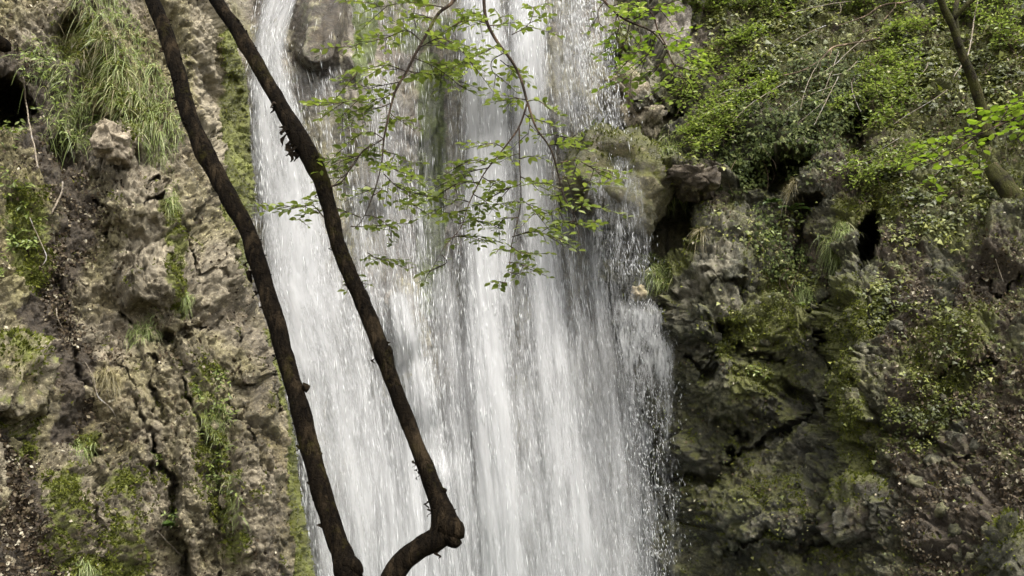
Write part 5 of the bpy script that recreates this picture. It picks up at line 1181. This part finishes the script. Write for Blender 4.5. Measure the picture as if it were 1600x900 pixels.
def boulder(label, px, py, Y, rx, rz, ry, rot, seed, mat=None, **kw):
    k = m_per_px(Y); c = at(px, py, Y); me_ = rock_mesh('boulder', (0, 0, 0), (rx * k, ry, rz * k), rot, seed, **kw)
    o = new_obj('boulder', me_, mat or M_STONE); o.location = c; tag(o, label, 'boulder')
    if kw.get('moss', 0) > .28:                                       # a coat of moss on the upper side
        VV = np.empty(len(me_.vertices) * 3, np.float32); me_.vertices.foreach_get('co', VV); VV = VV.reshape(-1, 3); rg = np.random.default_rng(seed)
        un = norm(VV / np.array([rx * k, ry, rz * k])); w_ = np.clip(un[:, 2] + .35 + .8 * fbm(VV * 4, 3, seed), 0, 1) ** 1.5; q_ = rg.choice(len(VV), int(rx * rz * .55), p=w_ / w_.sum())
        n_ = len(q_); s_ = rg.uniform(.012, .03, n_); pp = VV[q_] + rg.normal(0, .012, (n_, 3))
        mo = new_obj('moss', scatter_mesh('moss', *TUFT, pp, frames(un[q_] + rg.normal(0, .4, (n_, 3)), rg.normal(0, 1, (n_, 3))), np.stack([s_, s_, s_ * 1.6], -1)), M_MOSS, o); mo['kind'] = 'stuff'
    return o
boulder('large tan boulder jutting over the dark cave with water running across it', 958, 292, 14.05, 80, 64, .75, 30, 901, mat=M_LEDGE, moss=.55, wet=.9, flat=.9, pale=-.2)
boulder('wedge-shaped pale rock with a dark hollow on its far side, above the ledge', 985, 168, 14.35, 30, 52, .5, -28, 903, moss=.15, wet=.2)
boulder('brown flat slab overhanging the cave beside the bleached twig', 1078, 284, 13.6, 40, 15, .5, 12, 905, moss=.1, wet=.2, soil=.6)
boulder('small square tan stone perched on the ledge where the side spill splashes', 997, 457, 13.2, 11, 10, .11, 8, 907, mat=M_TAN, nu=40, nv=24, moss=-.3, wet=.1, soil=-.3)
boulder('ochre block sticking out under the long grass on the limestone', 180, 226, 10.0, 26, 24, .26, 20, 909, mat=M_TAN, moss=.1, wet=.1)
boulder('grey rounded stone in the bottom frame corner', 1588, 866, 9.75, 38, 46, .3, 20, 911, mat=M_ROCK_R, moss=.3, wet=.4)
boulder('bulging wet rock at the foot of the mossy rib', 1335, 800, 11.62, 42, 52, .4, 15, 913, mat=M_ROCK_R, moss=.45, wet=.8, soil=.5)
boulder('mossy pale limestone block standing at the frame edge above the leaf slide', 28, 588, 8.75, 36, 62, .3, 4, 921, mat=M_ROCK_L, moss=.35, wet=.1, pale=.4)

# loose stones that stick out of the cliffs: parts of the cliff they sit in
rng = np.random.default_rng(95)
protos = []
for k in range(5):
    m_ = rock_mesh('stone', (0, 0, 0), (1, .8, .7), 0, 930 + k, nu=16, nv=10, moss=.12, wet=.2); protos.append(m_)
protos_r = [m_.copy() for m_ in protos]
for m_ in protos: m_.materials.append(M_ROCK_L)
for m_ in protos_r: m_.materials.append(M_ROCK_R)
for root_, n, (x0, x1, y0, y1), pr in ((cliff_left, 46, (20, 440, 240, 890), protos), (cliff_right, 60, (1060, 1590, 380, 890), protos_r)):
    for k in range(n):
        px_s, py_s = rng.uniform(x0, x1), rng.uniform(y0, y1)
        if root_ is cliff_left and px_s > edge_l(py_s) - 25: continue
        Ps, Ns = surf(np.array([px_s]), np.array([py_s])); s_ = rng.uniform(5, 13) * m_per_px(Ps[0, 1])
        o = bpy.data.objects.new('stone', pr[k % 5]); COL.objects.link(o); o.parent = root_; o.location = Ps[0] - Ns[0] * s_ * .35
        o.rotation_euler = (rng.normal(0, .5), rng.normal(0, .5), rng.uniform(0, 6)); o.scale = (s_, s_, s_)
